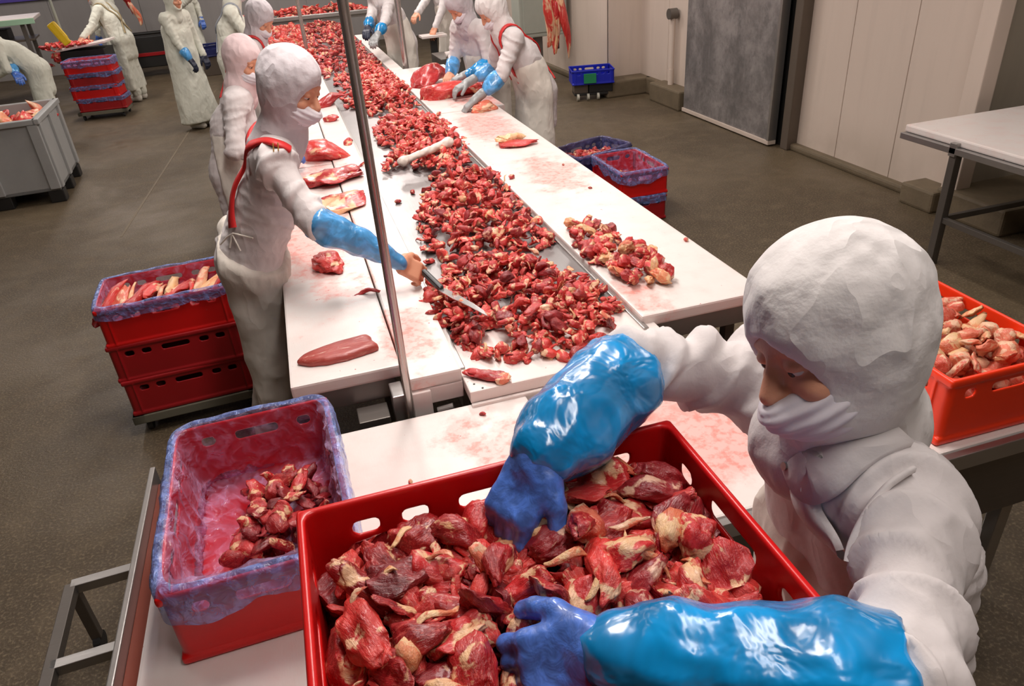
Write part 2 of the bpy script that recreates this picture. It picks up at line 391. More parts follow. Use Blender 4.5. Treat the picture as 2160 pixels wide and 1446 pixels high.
def nets(F, lo, v, smooth=1):
    S = F < 0; n = np.array(F.shape)
    c = [S[i:n[0]-1+i, j:n[1]-1+j, k:n[2]-1+k] for i in (0, 1) for j in (0, 1) for k in (0, 1)]
    cnt = sum(x.astype(np.int8) for x in c); act = (cnt > 0) & (cnt < 8)
    idx = np.full(act.shape, -1, np.int64); cells = np.argwhere(act); idx[act] = np.arange(len(cells))
    acc = np.zeros((len(cells), 3)); num = np.zeros(len(cells)); C = cells
    for axis in range(3):
        o = [0, 0, 0]; o[axis] = 1; oth = [x for x in range(3) if x != axis]
        for p in (0, 1):
            for q in (0, 1):
                s0 = C.copy(); s0[:, oth[0]] += p; s0[:, oth[1]] += q; s1 = s0+np.array(o)
                f0 = F[s0[:, 0], s0[:, 1], s0[:, 2]]; f1 = F[s1[:, 0], s1[:, 1], s1[:, 2]]; m = (f0 < 0) != (f1 < 0)
                t = np.where(m, f0/np.where(m, f0-f1, 1), 0); pt = s0+t[:, None]*np.array(o); acc += pt*m[:, None]; num += m
    verts = acc/num[:, None]*v+lo
    faces = []
    for axis in range(3):
        a0 = [slice(None)]*3; a1 = [slice(None)]*3; a0[axis] = slice(0, -1); a1[axis] = slice(1, None)
        m = S[tuple(a0)] != S[tuple(a1)]; E = np.argwhere(m); ins = S[tuple(a0)][m]
        oth = [x for x in range(3) if x != axis]; ok = (E[:, oth[0]] > 0) & (E[:, oth[1]] > 0) & (E[:, oth[0]] < n[oth[0]]-1) & (E[:, oth[1]] < n[oth[1]]-1)
        E = E[ok]; ins = ins[ok]; q = []
        for (p, r) in ((1, 1), (0, 1), (0, 0), (1, 0)):
            x = E.copy(); x[:, oth[0]] -= p; x[:, oth[1]] -= r; q.append(idx[x[:, 0], x[:, 1], x[:, 2]])
        q = np.stack(q, 1); fl = ins if axis != 1 else ~ins; q[~fl] = q[~fl][:, ::-1]; faces.append(q)
    faces = np.concatenate(faces)
    for _ in range(smooth):
        A = np.zeros_like(verts); N = np.zeros(len(verts))
        for i in range(4):
            j = (i+1) % 4; np.add.at(A, faces[:, i], verts[faces[:, j]]); np.add.at(A, faces[:, j], verts[faces[:, i]]); np.add.at(N, faces[:, i], 1); np.add.at(N, faces[:, j], 1)
        verts = verts*.5+A/N[:, None]*.5
    return verts, faces
def vnormals(verts, faces):
    d1 = verts[faces[:, 2]]-verts[faces[:, 0]]; d2 = verts[faces[:, 3]]-verts[faces[:, 1]]; fn = np.cross(d1, d2); N = np.zeros_like(verts)
    for i in range(4): np.add.at(N, faces[:, i], fn)
    return N/np.maximum(1e-12, np.linalg.norm(N, axis=1))[:, None]
# ------------------------------------------------------------------ meat
def ico(sub):
    bm = bmesh.new(); bmesh.ops.create_icosphere(bm, subdivisions=sub, radius=1.0); bm.verts.ensure_lookup_table()
    v = np.array([x.co[:] for x in bm.verts]); f = np.array([[y.index for y in x.verts] for x in bm.faces]); bm.free(); return v, f
ICO = {k: ico(k) for k in (2, 3, 4)}
def chunk_verts(kind, seed, sub):
    r = np.random.RandomState(seed*13+5); v, f = ICO[sub]; v = v.copy(); s = seed*7.13
    n1 = noise3(v*1.25+s); n2 = noise3(v*2.7+s+4); n3 = noise3(v*V(3, 7, 7)+s)
    if kind == 'muscle':
        v = v*(1+.30*n1+.13*n2+.05*n3)[:, None]*V(1, .46, .36); v[:, 1:] *= (1-.33*v[:, 0])[:, None]; v[:, 2] += .22*np.sin(v[:, 0]*2.2+s); v[:, 1] += .18*np.sin(v[:, 0]*1.7+s*2)
    elif kind == 'slab':
        v = v*(1+.32*n1+.16*n2+.06*n3)[:, None]*V(1, .72, .22); v[:, 2] += .22*noise3(v*V(1.6, 1.6, 0)+s+3)+.10*v[:, 0]**2
    elif kind == 'lump':
        v = v*(1+.38*n1-.30*np.abs(n2)+.07*n3)[:, None]*V(1, .78, .60)
    elif kind == 'strip':
        v = v*(1+.25*n1+.15*n2)[:, None]*V(1, .20, .11); v[:, 2] += .16*np.sin(v[:, 0]*3.2+s); v[:, 1] += .26*np.sin(v[:, 0]*2.3+s*1.3)
    elif kind == 'flap':
        v = v*(1+.35*n1+.2*n2)[:, None]*V(1, .62, .12); a = v[:, 1]*1.9; v[:, 2] += .34*np.cos(a)+.15*noise3(v*2+s); v[:, 1] = .62*np.sin(a)*.8
    for _ in range({'muscle': 3, 'slab': 5, 'lump': 6, 'strip': 2, 'flap': 3}[kind]):
        n = nrm(r.normal(size=3)*V(1, 1, .5)); e = (v@n).max()*r.uniform(.55, .85); d = v@n-e; m = d > 0; v[m] -= n*(d[m]*.93)[:, None]
    v += (np.stack([noise3(v*6+s), noise3(v*6+s+5), noise3(v*6+s+9)], 1))*.028
    v -= (v.max(0)+v.min(0))/2
    return v, f
KINDS5 = ['muscle', 'slab', 'slab', 'lump', 'flap', 'flap', 'strip', 'slab', 'muscle', 'lump']
MESHES = {}
def chunk_mesh(kind, seed, matk, sub=4):
    key = (kind, seed, matk, sub)
    if key not in MESHES:
        v, f = chunk_verts(kind, seed, sub); me = mesh_from('meat_chunk', v, f, M[matk])
        a = me.attributes.new('loc', 'FLOAT_VECTOR', 'POINT'); a.data.foreach_set('vector', v.astype(np.float32).ravel()); MESHES[key] = me
    return MESHES[key]
rnd = random.Random(11)
SHP = {'muscle': 'long', 'slab': 'flat', 'lump': 'lumpy', 'flap': 'folded', 'strip': 'thin'}; HUE = {'meat': 'red', 'meat_dark': 'dark red', 'meat_pale': 'bright fatty red', 'fat': 'yellowish', 'pale_trim': 'pale pink'}
def part_of(poly, x, y):
    xs_ = [p[0] for p in poly]; ys_ = [p[1] for p in poly]
    return ', %s %s part' % (('near', 'middle', 'far')[min(2, int((y-min(ys_))/(max(ys_)-min(ys_))*3))], ('left', 'centre', 'right')[min(2, int((x-min(xs_))/(max(xs_)-min(xs_))*3))])
def lay(name, label, cat, group, pos, size, kinds, mats, sub=4, tilt=.5, rot=None, seeds=3):
    k = rnd.choice(kinds); mk_ = rnd.choice(mats); o = obj(name, chunk_mesh(k, rnd.randrange(seeds), mk_, sub)); tag(o, label.format(SHP[k], HUE[mk_]) if '{' in label else label, cat, group)
    s = size*rnd.uniform(.8, 1.22); o.scale = (s, s*rnd.uniform(.85, 1.1), s*rnd.uniform(.85, 1.15)); o.location = tuple(pos)
    o.rotation_euler = rot if rot else (rnd.gauss(0, tilt), rnd.gauss(0, tilt), rnd.uniform(0, 6.28)); return o
def inside(poly, x, y):
    c = False; n = len(poly)
    for i in range(n):
        x1, y1 = poly[i]; x2, y2 = poly[i-1]
        if (y1 > y) != (y2 > y) and x < (x2-x1)*(y-y1)/(y2-y1)+x1: c = not c
    return c
def edge_dist(poly, x, y):
    best = 9
    for i in range(len(poly)):
        a = V(*poly[i]); b = V(*poly[i-1]); d = b-a; t = np.clip(((x, y)-a)@d/(d@d), 0, 1); best = min(best, np.hypot(*(V(x, y)-a-t*d)))
    return best
def scatter(poly, n, sep):
    xs = [p[0] for p in poly]; ys = [p[1] for p in poly]; pts = []; t = 0
    while len(pts) < n and t < n*60:
        t += 1; x = rnd.uniform(min(xs), max(xs)); y = rnd.uniform(min(ys), max(ys))
        if inside(poly, x, y) and all((x-a)**2+(y-b)**2 > sep*sep for a, b in pts): pts.append((x, y))
    return pts
def wpoly(px, z): return [tuple(atz(u, v, z)[:2]) for u, v in px]
def stuff_heap(name, label, cat, pts, size, kinds, matk, sub=2):
    """pts = (x, y, z); many small pieces joined as one object"""
    VV = []; FF = []; LL = []; RR = []; k = 0
    for (x, y, z) in pts:
        kd = rnd.choice(kinds); key = ('v', kd, rnd.randrange(3), sub)
        if key not in MESHES: MESHES[key] = chunk_verts(kd, key[2], sub)
        v, f = MESHES[key]; s = size*rnd.uniform(.6, 1.4)
        R = np.array(Matrix.Rotation(rnd.uniform(0, 6.28), 3, 'Z')@Matrix.Rotation(rnd.gauss(0, .5), 3, 'X')@Matrix.Rotation(rnd.gauss(0, .5), 3, 'Y'))
        VV.append(v@R.T*s+V(x, y, z)); FF.append(f+k); LL.append(v); RR.append(np.full(len(v), rnd.random())); k += len(v)
    VV = np.concatenate(VV); me = mesh_from(name, VV, np.concatenate(FF), M[matk])
    a = me.attributes.new('loc', 'FLOAT_VECTOR', 'POINT'); a.data.foreach_set('vector', np.concatenate(LL).astype(np.float32).ravel())
    a = me.attributes.new('rnd', 'FLOAT', 'POINT'); a.data.foreach_set('value', np.concatenate(RR).astype(np.float32))
    o = obj(name, me); tag(o, label, cat); o['kind'] = 'stuff'; return o

# ------------------------------------------------------------------ crates
def crate_mesh(vox=.0036, L=.60, W=.40, Hh=.20):
    """open food crate: tapered walls, thick rim, hand slots and small holes near the rim; origin at bottom centre"""
    s = SDF(vox); t = .007
    s.box((0, 0, Hh/2), (L/2-.006, W/2-.006, Hh/2), .022, k=.001)
    s.box((0, 0, Hh-.012), (L/2, W/2, .012), .007, k=.004)
    for z in (.012,): s.box((0, 0, z), (L/2-.002, W/2-.002, .012), .008, k=.003)
    for x in (-.2, .2):
        for sy in (-1, 1): s.box((x*1.25, sy*(W/2-.006), Hh/2), (.004, .006, Hh/2-.01), .002, k=.003)
    s.box((0, 0, Hh/2+.012+.03), (L/2-.006-t, W/2-.006-t, Hh/2+.03), .016, k=.003, sub=True)
    for sy in (-1, 1):
        for x in (-.205, -.13, .13, .205): s.box((x, sy*W/2, Hh-.052), (.020, .04, .012), .009, k=.002, sub=True)
        s.box((0, sy*W/2, Hh-.052), (.062, .04, .012), .010, k=.002, sub=True)
    for sx in (-1, 1):
        for y in (-.125, .125): s.box((sx*L/2, y, Hh-.052), (.04, .016, .013), .010, k=.002, sub=True)
        s.box((sx*L/2, 0, Hh-.052), (.04, .055, .013), .010, k=.002, sub=True)
    return s.mesh(smooth=1)
CV, CF = crate_mesh(); CVlo, CFlo = crate_mesh(.0075)
def crate_me(matk, lo=False):
    key = ('crate', matk, lo)
    if key not in MESHES: MESHES[key] = mesh_from('crate', CVlo if lo else CV, CFlo if lo else CF, M[matk])
    return MESHES[key]
def crate(label, loc, rz, matk='crate_red', lo=False, group=None, name='crate'):
    o = obj(name, crate_me(matk, lo)); tag(o, label, 'crate', group); o.location = loc; o.rotation_euler = (0, 0, rz); return o
def liner_mesh(L=.60, W=.40, Hh=.20, hang=.055, amp=.008, seed=0, n=260, inner_depth=.17, hemv=.02):
    """plastic bag lining a crate: floor, walls, folded over the rim and hanging outside"""
    prof = []   # (inset from outer edge, z)
    for t in np.linspace(0, 1, 5): prof.append((.17-t*(.17-.035), Hh-inner_depth+.004))
    for t in np.linspace(.05, 1, 16): prof.append((.035-.021*t, Hh-inner_depth+.004+t*(inner_depth-.002)))
    for a in np.linspace(.25, math.pi, 8): prof.append((.006+.013*math.cos(a)*.9-.002, Hh+.003+.007*math.sin(a)))
    for t in np.linspace(.08, 1, 9): prof.append((-.009-.003*t, Hh+.002-hang*t))
    vs = []; m = len(prof); s0 = seed*3.7
    for i in range(n):
        u = i/n*2*math.pi
        for j, (ins, z) in enumerate(prof):
            hx = L/2-ins; hy = W/2-ins; p = 9.0
            cx, cy = math.cos(u), math.sin(u); 
            # superellipse keeps the corners rounded
            th = math.atan2(cy*hx, cx*hy) if False else u
            rr = (abs(cx/hx)**p+abs(cy/hy)**p)**(-1/p); vs.append((rr*cx, rr*cy, z))
    vs = np.array(vs); J = np.tile(np.arange(m), n); nm = np.stack([vs[:, 0]/L, vs[:, 1]/W, np.zeros(len(vs))], 1); nm /= np.maximum(1e-6, np.linalg.norm(nm, axis=1))[:, None]
    c = crumple(vs*V(1, 1, .45)+s0, 17)*.6+crumple(vs*V(1, 1, .8)+s0+3, 7)*.7+.2
    wall = (J >= 5) & (J < 22); hangm = J >= 29; rim = (J >= 21) & (J < 29)
    a = np.where(wall, 1.0, np.where(rim, .10, np.where(hangm, .32, .8)))*amp
    sgn = np.where(wall, -1, 1)
    vs = vs+nm*(a*sgn*np.abs(c))[:, None]
    vs[:, 2] += np.where(J < 5, np.abs(c)*amp, 0)+np.where(hangm, noise3(vs*V(9, 9, 0)+s0)*hemv*np.clip((J-29)/8, 0, 1), 0)+np.where(rim, noise3(vs*V(14, 14, 0)+s0)*.005, 0)
    fs = [[i*m+j, i*m+j+1, ((i+1) % n)*m+j+1, ((i+1) % n)*m+j] for i in range(n) for j in range(m-1)]
    ce = len(vs); vs = np.vstack([vs, [[0, 0, Hh-inner_depth+.006]]]); F4 = np.array(fs)
    F4 = np.vstack([F4, [[ce, i*m, ((i+1) % n)*m, ce] for i in range(n) if False] or np.zeros((0, 4), int)])
    # floor centre: a coarse cap of quads
    k = n//4; cap = [[(a_) % n*m, (a_+1) % n*m, (n-a_-1) % n*m, (n-a_) % n*m] for a_ in range(0, n//2)]
    F4 = np.vstack([F4, np.array([q for q in cap if len(set(q)) == 4])])
    return vs[:-1], F4
def liner(label, loc, rz, matk='liner', seed=0, n=200, amp=.008, hang=.055, depth=.17, hemv=.02, sc=(1, 1, 1)):
    v, f = liner_mesh(seed=seed, n=n, amp=amp, hang=hang, inner_depth=depth, hemv=hemv)
    me = mesh_from('plastic_liner', v, f, M[matk]); me.materials.append(M['liner_blue' if matk == 'liner' else matk]); nn_ = len(f); ix = np.zeros(nn_, np.int32); jj = np.arange(nn_) % 37; ix[(jj >= 22) & (np.arange(nn_) < n*37)] = 1; me.polygons.foreach_set('material_index', ix); o = obj('plastic_liner', me); tag(o, label, 'plastic bag'); o.location = loc; o.rotation_euler = (0, 0, rz); o.scale = sc; return o

# ------------------------------------------------------------------ people
def unit(v): return nrm(v)
def head_axes(F, roll=0.0):
    F = nrm(F); U = nrm(V(0, 0, 1)-F*F[2]); R = np.cross(F, U); c, s = math.cos(roll), math.sin(roll)
    R2 = R*c+U*s; U2 = U*c-R*s; return np.stack([R2, F, U2])     # rows: right, forward, up
def hloc(A, c, p): return np.asarray(c)+A.T@V(*p)
def head_sdf(s, A, c):
    H = lambda *p: hloc(A, c, p)
    s.ell(H(0, -.005, .03), (.075, .095, .088), A, .01); s.ell(H(0, .022, -.045), (.060, .070, .072), A, .035)
    s.ell(H(0, .058, -.088), (.026, .026, .022), A, .03)
    s.cone(H(0, .088, .018), H(0, .112, -.026), .008, .0135, .012); s.cone(H(-.013, .098, -.032), H(.013, .098, -.032), .008, .008, .01)
    s.cone(H(-.042, .074, .030), H(.042, .074, .030), .012, .012, .016)
    for x in (-1, 1):
        s.ell(H(.040*x, .068, -.026), (.022, .022, .02), A, .02)
        s.ell(H(.031*x, .100, .008), (.019, .016, .013), A, .012, True)
        s.ell(H(.031*x, .0785, .0115), (.0165, .0152, .0108), A, .004)     # upper lid
        s.ell(H(.076*x, -.012, -.01), (.010, .022, .032), A, .008)       # ear
    s.cone(H(-.018, .086, -.058), H(.018, .086, -.058), .007, .007, .008); s.cone(H(-.014, .084, -.067), H(.014, .084, -.067), .008, .008, .006)
def hand_sdf(s, wrist, d, n, side, curl=.6, sc=1.0, pad=0.0, spread=.08):
    """palm, four fingers and a thumb. d to the fingertips, n out of the back of the hand, side = +1/-1 thumb side along d x n"""
    d = nrm(d); n = nrm(n-d*(n@d)); Lt = np.cross(d, n)*side; A = np.stack([Lt, d, n]); w_ = np.asarray(wrist, float); r0 = pad
    s.cone(w_-d*.03*sc, w_+d*.01*sc, .027*sc+r0, .028*sc+r0, .02)
    s.box(w_+d*.052*sc, (.041*sc+r0, .046*sc+r0, .0145*sc+r0), .013*sc, A, .02)
    for i, (o, ln) in enumerate([(.031, .074), (.0105, .083), (-.0105, .078), (-.031, .060)]):
        p = w_+(d*.090+Lt*o)*sc; a = .25+curl*.3; rr = [.0098*sc+r0, .0092*sc+r0, .0084*sc+r0, .0072*sc+r0]; pts = [p-d*.02*sc, p]; dd = d+Lt*o*spread*30
        cu = curl*(1+.12*(i-1))
        for q, fr in enumerate((.44, .32, .26)):
            a = cu*(.55+.75*q); dirv = nrm(nrm(dd)*math.cos(a)-n*math.sin(a)); pts.append(pts[-1]+dirv*ln*fr*sc)
        s.cone(pts[0], pts[1], rr[0], rr[0], .008)
        for q in range(3): s.cone(pts[1+q], pts[2+q], rr[q], rr[q+1], .0035)
    t0 = w_+(d*.022+Lt*.030)*sc; t1 = t0+nrm(d*.65+Lt*.75-n*.25)*.036*sc; t2 = t1+nrm(d*.85+Lt*.30-n*.45)*.034*sc; t3 = t2+nrm(d*.9+Lt*.05-n*.5)*.024*sc
    s.cone(t0, t1, .017*sc+r0, .0125*sc+r0, .014); s.cone(t1, t2, .0115*sc+r0, .0105*sc+r0, .004); s.cone(t2, t3, .0105*sc+r0, .009*sc+r0, .003)
def displace(v, f, fn):
    N = vnormals(v, f); return v+N*fn(v)[:, None]
def limb_folds(bones, amp, freq=34, body_amp=None):
    def fn(v):
        out = np.zeros(len(v)); best = np.full(len(v), 9.0)
        wob = noise3(v*4+3)*.05; gate = .35+.9*np.clip(noise3(v*4+11)+.35, 0, 1)
        for (a, b, r) in bones:
            a = V(*a); b = V(*b); d = b-a; L = np.linalg.norm(d); t = (v-a)@d/(L*L); q = np.linalg.norm(v-a-np.clip(t, 0, 1)[:, None]*d, axis=1)/r
            m = q < best; dr = d/L; al = t*L; perp = v-a-al[:, None]*dr; al2 = al+wob+perp@nrm(V(.3, .5, .8))*.5
            Q = perp*4.5+dr*(al2*freq*.55)[:, None]+a*3; val = np.clip(1-3.0*np.abs(noise3(Q))-.6*np.abs(noise3(Q*1.9+5)), -.25, 1)*gate
            out = np.where(m, val*(.3 if r > .1 else 1.0), out); best = np.minimum(best, q)
        near = np.clip(2.2-best, 0, 1)
        big = crumple(v*V(1, 1, .45), 5.5)*(body_amp if body_amp is not None else amp*.6)
        return amp*out*near+big-amp*.3
    return fn
def ribbon(name, sdf, pts, width, m, parent, base, off=.004, thick=.003, n=40):
    pts = np.array(pts, float); seg = np.linalg.norm(np.diff(pts, axis=0), axis=1); cum = np.concatenate([[0], np.cumsum(seg)])
    t = np.linspace(0, cum[-1], n); P = np.stack([np.interp(t, cum, pts[:, i]) for i in range(3)], 1)
    for _ in range(3): P[1:-1] = P[1:-1]*.5+(P[:-2]+P[2:])*.25
    C, N = sdf.project(P, off); T = np.gradient(C, axis=0); T /= np.linalg.norm(T, axis=1)[:, None]; S = np.cross(T, N); S /= np.linalg.norm(S, axis=1)[:, None]
    A1, N1 = sdf.project(C+S*width/2, off, 3); A2, N2 = sdf.project(C-S*width/2, off, 3)
    vs = np.concatenate([A1-N1*.006, A1+N1*thick, C+N*thick*1.2, A2+N2*thick, A2-N2*.006]); fs = []
    for i in range(n-1):
        for j in range(4): fs.append((j*n+i, j*n+i+1, (j+1)*n+i+1, (j+1)*n+i))
    return obj(name, mesh_from(name, vs-base, np.array(fs), m), parent)
def ik(sh, ha, l1, l2, hint):
    d = ha-sh; D = np.linalg.norm(d)
    if D > (l1+l2)*.995: ha = sh+d/D*(l1+l2)*.995; d = ha-sh; D = np.linalg.norm(d)
    a = (l1*l1-l2*l2+D*D)/(2*D); h = math.sqrt(max(0, l1*l1-a*a)); u = d/D; hv = nrm(hint-u*(hint@u)); return sh+u*a+hv*h, ha
def person(label, J, vox=.012, hvox=.006, coat='coat', hood='hood', mask='mask', sleeves=None, gloves=('glove', 'glove'), apron=True, straps=None, bust=1.0, group=None,
           sleeve_r=.05, fold=.010, apron_top=.2, hd=None, hem=.34, trouser=True, curl=(.6, .6), sleeve_span=(.0, .92), bare=(False, False), shirt_r=.052, hood_scale=1.0, name='person', skirt_r=.15):
    B = np.array([J['pelvis'][0], J['pelvis'][1], 0.0]); root = thing(name, label, 'person', tuple(B), 0, group)
    pel, che, nec, hc = [V(*J[k]) for k in ('pelvis', 'chest', 'neck', 'head')]; Rt = nrm(V(*J['shR'])-V(*J['shL'])); F = nrm(np.cross(V(0, 0, 1), Rt)); A = head_axes(J['hF'], J.get('roll', 0))
    arms = {s_: [V(*J['sh'+s_]), V(*J['el'+s_]), V(*J['wr'+s_])] for s_ in 'RL'}; sh_c = (arms['R'][0]+arms['L'][0])/2
    feet = {}
    for s_, sg in (('R', 1), ('L', -1)):
        hip = pel+Rt*.085*sg+V(0, 0, -.04); ft = V(*J['ft'+s_]) if 'ft'+s_ in J else V(hip[0], hip[1], 0)+Rt*.02*sg
        if 'ftR' not in J: ft = ft+V(*J.get('fshift', (0, 0, 0)))
        kn = (hip+ft)/2+F*.03; an = ft+V(0, 0, .09); feet[s_] = (hip, kn, an, ft)
    def build(s, nm, m, fn=None, smooth=1, parent=root):
        v, f = s.mesh(smooth)
        if fn: v = displace(v, f, fn)
        return obj(nm, mesh_from(nm, v-B, f, M[m] if isinstance(m, str) else m), parent)
    # --- body: one skin mesh (head and hands finer, joined into the same mesh)
    parts = []; s = SDF(max(vox, .016)); b_ = bust
    for sg in (-1, 1):
        s.cone(pel+Rt*.06*sg, che+Rt*.06*sg, .095*b_, .10*b_, .04); s.cone(che+Rt*.05*sg, sh_c+Rt*.10*sg, .09*b_, .055, .04)
    s.cone(sh_c, nec, .06, .055, .03); s.cone(nec, hc-A[2]*.05, .052, .05, .02)
    for s_ in 'RL':
        a, e, w_ = arms[s_]; s.cone(sh_c+(a-sh_c)*.5, a, .052, .042, .03); s.cone(a, e, .040, .033, .02); s.cone(e, w_, .033, .026, .015)
        hip, kn, an, ft = feet[s_]; s.cone(hip, kn, .078, .055, .03); s.cone(kn, an, .052, .035, .02)
        s.cone(an-V(0, 0, .04), an-V(0, 0, .055)+F*.15, .035, .03, .03)
    parts.append(s.mesh(1)); s = SDF(hvox); head_sdf(s, A, hc); parts.append(s.mesh(1))
    for i, s_ in enumerate('RL'):
        s = SDF(max(.0035, hvox*.8)); d_ = V(*J['hd'+s_]) if 'hd'+s_ in J else nrm(arms[s_][2]-arms[s_][1]); n_ = V(*J.get('hn'+s_, (0, 0, 1)))
        if bare[i]: hand_sdf(s, arms[s_][2], d_, n_, -1 if s_ == 'R' else 1, curl[i], J.get('hs', 1.0)); parts.append(s.mesh(1))
    k = 0; VV = []; FF = []
    for v, f in parts: VV.append(v); FF.append(f+k); k += len(v)
    obj('body', mesh_from('body', np.concatenate(VV)-B, np.concatenate(FF), M['skin']), root)
    # eyes and brows
    for sg in (-1, 1):
        mb = SDF(.002 if hvox < .005 else .004); mb.ell(hloc(A, hc, (.031*sg, .077, .006)), (.0135, .0135, .0105), A); e = build(mb, 'eye', 'eye')
        mi = SDF(.002 if hvox < .005 else .004); mi.ell(hloc(A, hc, (.031*sg, .0875, .003)), (.0065, .004, .0062), A); obj_i = build(mi, 'iris', 'iris', parent=e)
        mb = SDF(.003); mb.cone(hloc(A, hc, (.014*sg, .087, .028)), hloc(A, hc, (.048*sg, .076, .031)), .0045, .0032); build(mb, 'eyebrow', 'brow')
    # --- coat
    s = SDF(vox); r = .125*b_
    for sg in (-1, 1):
        s.cone(pel+Rt*.065*sg, che+Rt*.065*sg, r, r*.98, .05); s.cone(che+Rt*.055*sg, sh_c+Rt*.09*sg-V(0, 0, .01), r*.92, .078, .05)
        s.cone(pel+Rt*.065*sg, pel+Rt*.085*sg-V(0, 0, .22), r*1.0, r*.95, .05)
    s.cone(sh_c-V(0, 0, .01), nec, .085, .068, .04)
    bones = []
    for i, s_ in enumerate('RL'):
        a, e, w_ = arms[s_]; s.cone(sh_c+(a-sh_c)*.5, a, .078, .070, .04); s.cone(a, e, .068, shirt_r, .03)
        lw = e+(w_-e)*(.95 if sleeves is None or sleeves[i] is None else max(.06, sleeve_span[0]+.10)); s.cone(e, lw, shirt_r, shirt_r*.8, .012); bones += [(a, e, .07), (e, lw, .055)]
    bones.append((pel-V(0, 0, .2), che, .17))
    coat_sdf = s; build(s, 'coat', coat, limb_folds(bones, fold, 30, fold*.28))
    # collar
    # --- trousers and boots
    s = SDF(max(vox, .012))
    for s_ in 'RL': hip, kn, an, ft = feet[s_]; s.cone(hip, kn, .098, .085, .02); s.cone(kn, an+V(0, 0, .03), .085, .072, .02)
    build(s, 'trousers', 'trousers' if coat == 'coat' else coat, limb_folds([(feet[q][0], feet[q][2], .09) for q in 'RL'], fold, 14, fold*.6))
    for s_ in 'RL':
        hip, kn, an, ft = feet[s_]; s = SDF(.010); s.cone(an+V(0, 0, .06), an-V(0, 0, .03), .055, .05, .02); s.cone(an-V(0, 0, .045), ft+V(0, 0, .042)+F*.17, .045, .04, .04)
        s.box(ft+V(0, 0, -.03)+F*.06, (.3, .3, .03), 0, k=.002, sub=True); build(s, 'boot', 'boot')
    # --- apron: a front cloth from chest or waist to the shins
    ap = None
    if apron:
        s = SDF(vox); up = nrm(che-pel); top = pel+up*apron_top; rr = skirt_r*b_
        for sg in (-1, 1):
            s.cone(top+Rt*.06*sg+F*.006, pel+Rt*.07*sg+F*.006, r+.010, r+.014, .05); lo = V(*J['apron_foot']) if 'apron_foot' in J else V(pel[0], pel[1], hem)+V(*J.get('fshift', (0, 0, 0)))*.7
            s.cone(pel+Rt*.07*sg+F*.006, lo+Rt*.10*sg+F*.04, r+.014, rr, .05)
        bk = J.get('apron_back', -.05)
        Rb = np.stack([Rt, F, V(0, 0, 1)]); s.box(pel+F*(bk-.5)+V(0, 0, 0), (.6, .5, 1.2), 0, Rb, .01, True)
        s.box(lo+V(0, 0, -.5+(-.02)), (.6, .6, .5), 0, Rb, .008, True)
        s.box(top+up*.5, (.6, .6, .42), 0, np.stack([Rt, nrm(np.cross(up, Rt)), up]), .01, True)
        ap = s; build(s, 'apron', 'apron' if coat == 'coat' else coat, limb_folds([(lo, top, .2)], fold*.35, 6, fold*.8))
    # --- hood with neck cape, opening cut for the face
    hs = hood_scale; s = SDF(min(vox, .008)); H = lambda *p: hloc(A, hc, p)
    s.ell(H(0, -.020, .042), (.097*hs, .114*hs, .102*hs), A, .02); s.ell(H(0, -.015, -.02), (.088, .100, .085), A, .04); s.ell(H(0, .03, -.07), (.070, .075, .06), A, .03)
    s.cone(hc-A[2]*.05-A[1]*.015, nec+F*.005, .078, .080, .03); s.cone(nec, sh_c+V(0, 0, .0)+F*.005, .088, .10, .04)
    s.ell(H(0, .128, -.024), (.071, .088, .078), A, .010, True)
    build(s, 'hood', hood, lambda v: crumple((v-hc)@A.T*V(1.5, .45, 1.1)+hc, 9)*.0032+noise3(v*8)*.006)
    # --- mask with pleats
    if mask:
        s = SDF(min(hvox*1.2, .007)); s.ell(H(0, .035, -.058), (.073, .088, .058), A, .01); s.cone(H(0, .098, -.018), H(0, .112, -.045), .014, .020, .03)
        Rm = A.copy(); c_, s_n = math.cos(-.32), math.sin(-.32); Rm = np.stack([A[0], A[1]*c_+A[2]*s_n, A[2]*c_-A[1]*s_n])
        s.box(H(0, .05, -.012)+Rm[2]*.10, (.2, .25, .10), 0, Rm, .006, True); s.box(H(0, -.155, -.05), (.2, .15, .2), 0, A, .004, True)
        def pleat(v):
            z = (v-hc)@A[2]; y = (v-hc)@A[1]; return .0022*np.sin((z+y*.3)*2*math.pi/.019)*np.clip((y-.02)*30, 0, 1)+noise3(v*25)*.002
        mk = build(s, 'mask', mask, pleat)
        for sg in (-1, 1):
            for (p0, p1) in (((.068*sg, .02, -.035), (.088*sg, -.03, -.01)), ((.062*sg, .015, -.085), (.082*sg, -.03, -.04))):
                t = SDF(.0035); t.cone(H(*p0), H(*p1), .003, .003); build(t, 'ear_loop', mask, parent=mk) if hvox < .0055 else None
    # --- sleeves and gloves
    for i, s_ in enumerate('RL'):
        a, e, w_ = arms[s_]; sgn = -1 if s_ == 'R' else 1
        if sleeves and sleeves[i]:
            t0, t1 = sleeve_span; p0 = e+(w_-e)*t0 if t0 >= 0 else e+(a-e)*(-t0); p1 = e+(w_-e)*t1; sr = J.get('sr', sleeve_r); s = SDF(min(vox, .008)); d_ = nrm(p1-p0); Ls = np.linalg.norm(p1-p0)
            rs = [sr*1.06, sr*1.12, sr*1.02, sr*.9, sr*.72]; s.chain([p0-d_*.02]+[p0+d_*Ls*t for t in (.25, .5, .78, 1.0)], rs, .015)
            X = head_axes(d_); s.box(p0-d_*.5, (.3, .5, .3), 0, X, .006, True)
            cr = J.get('scr', .007)
            build(s, 'plastic_sleeve', sleeves[i], lambda v: crumple((v-p0)@X.T*V(1.1, .55, 1.1)+p0, 9)*cr*1.3+noise3(v*7)*cr*1.4+np.where(((v-p0)@d_) > Ls*.93, .0, 0))
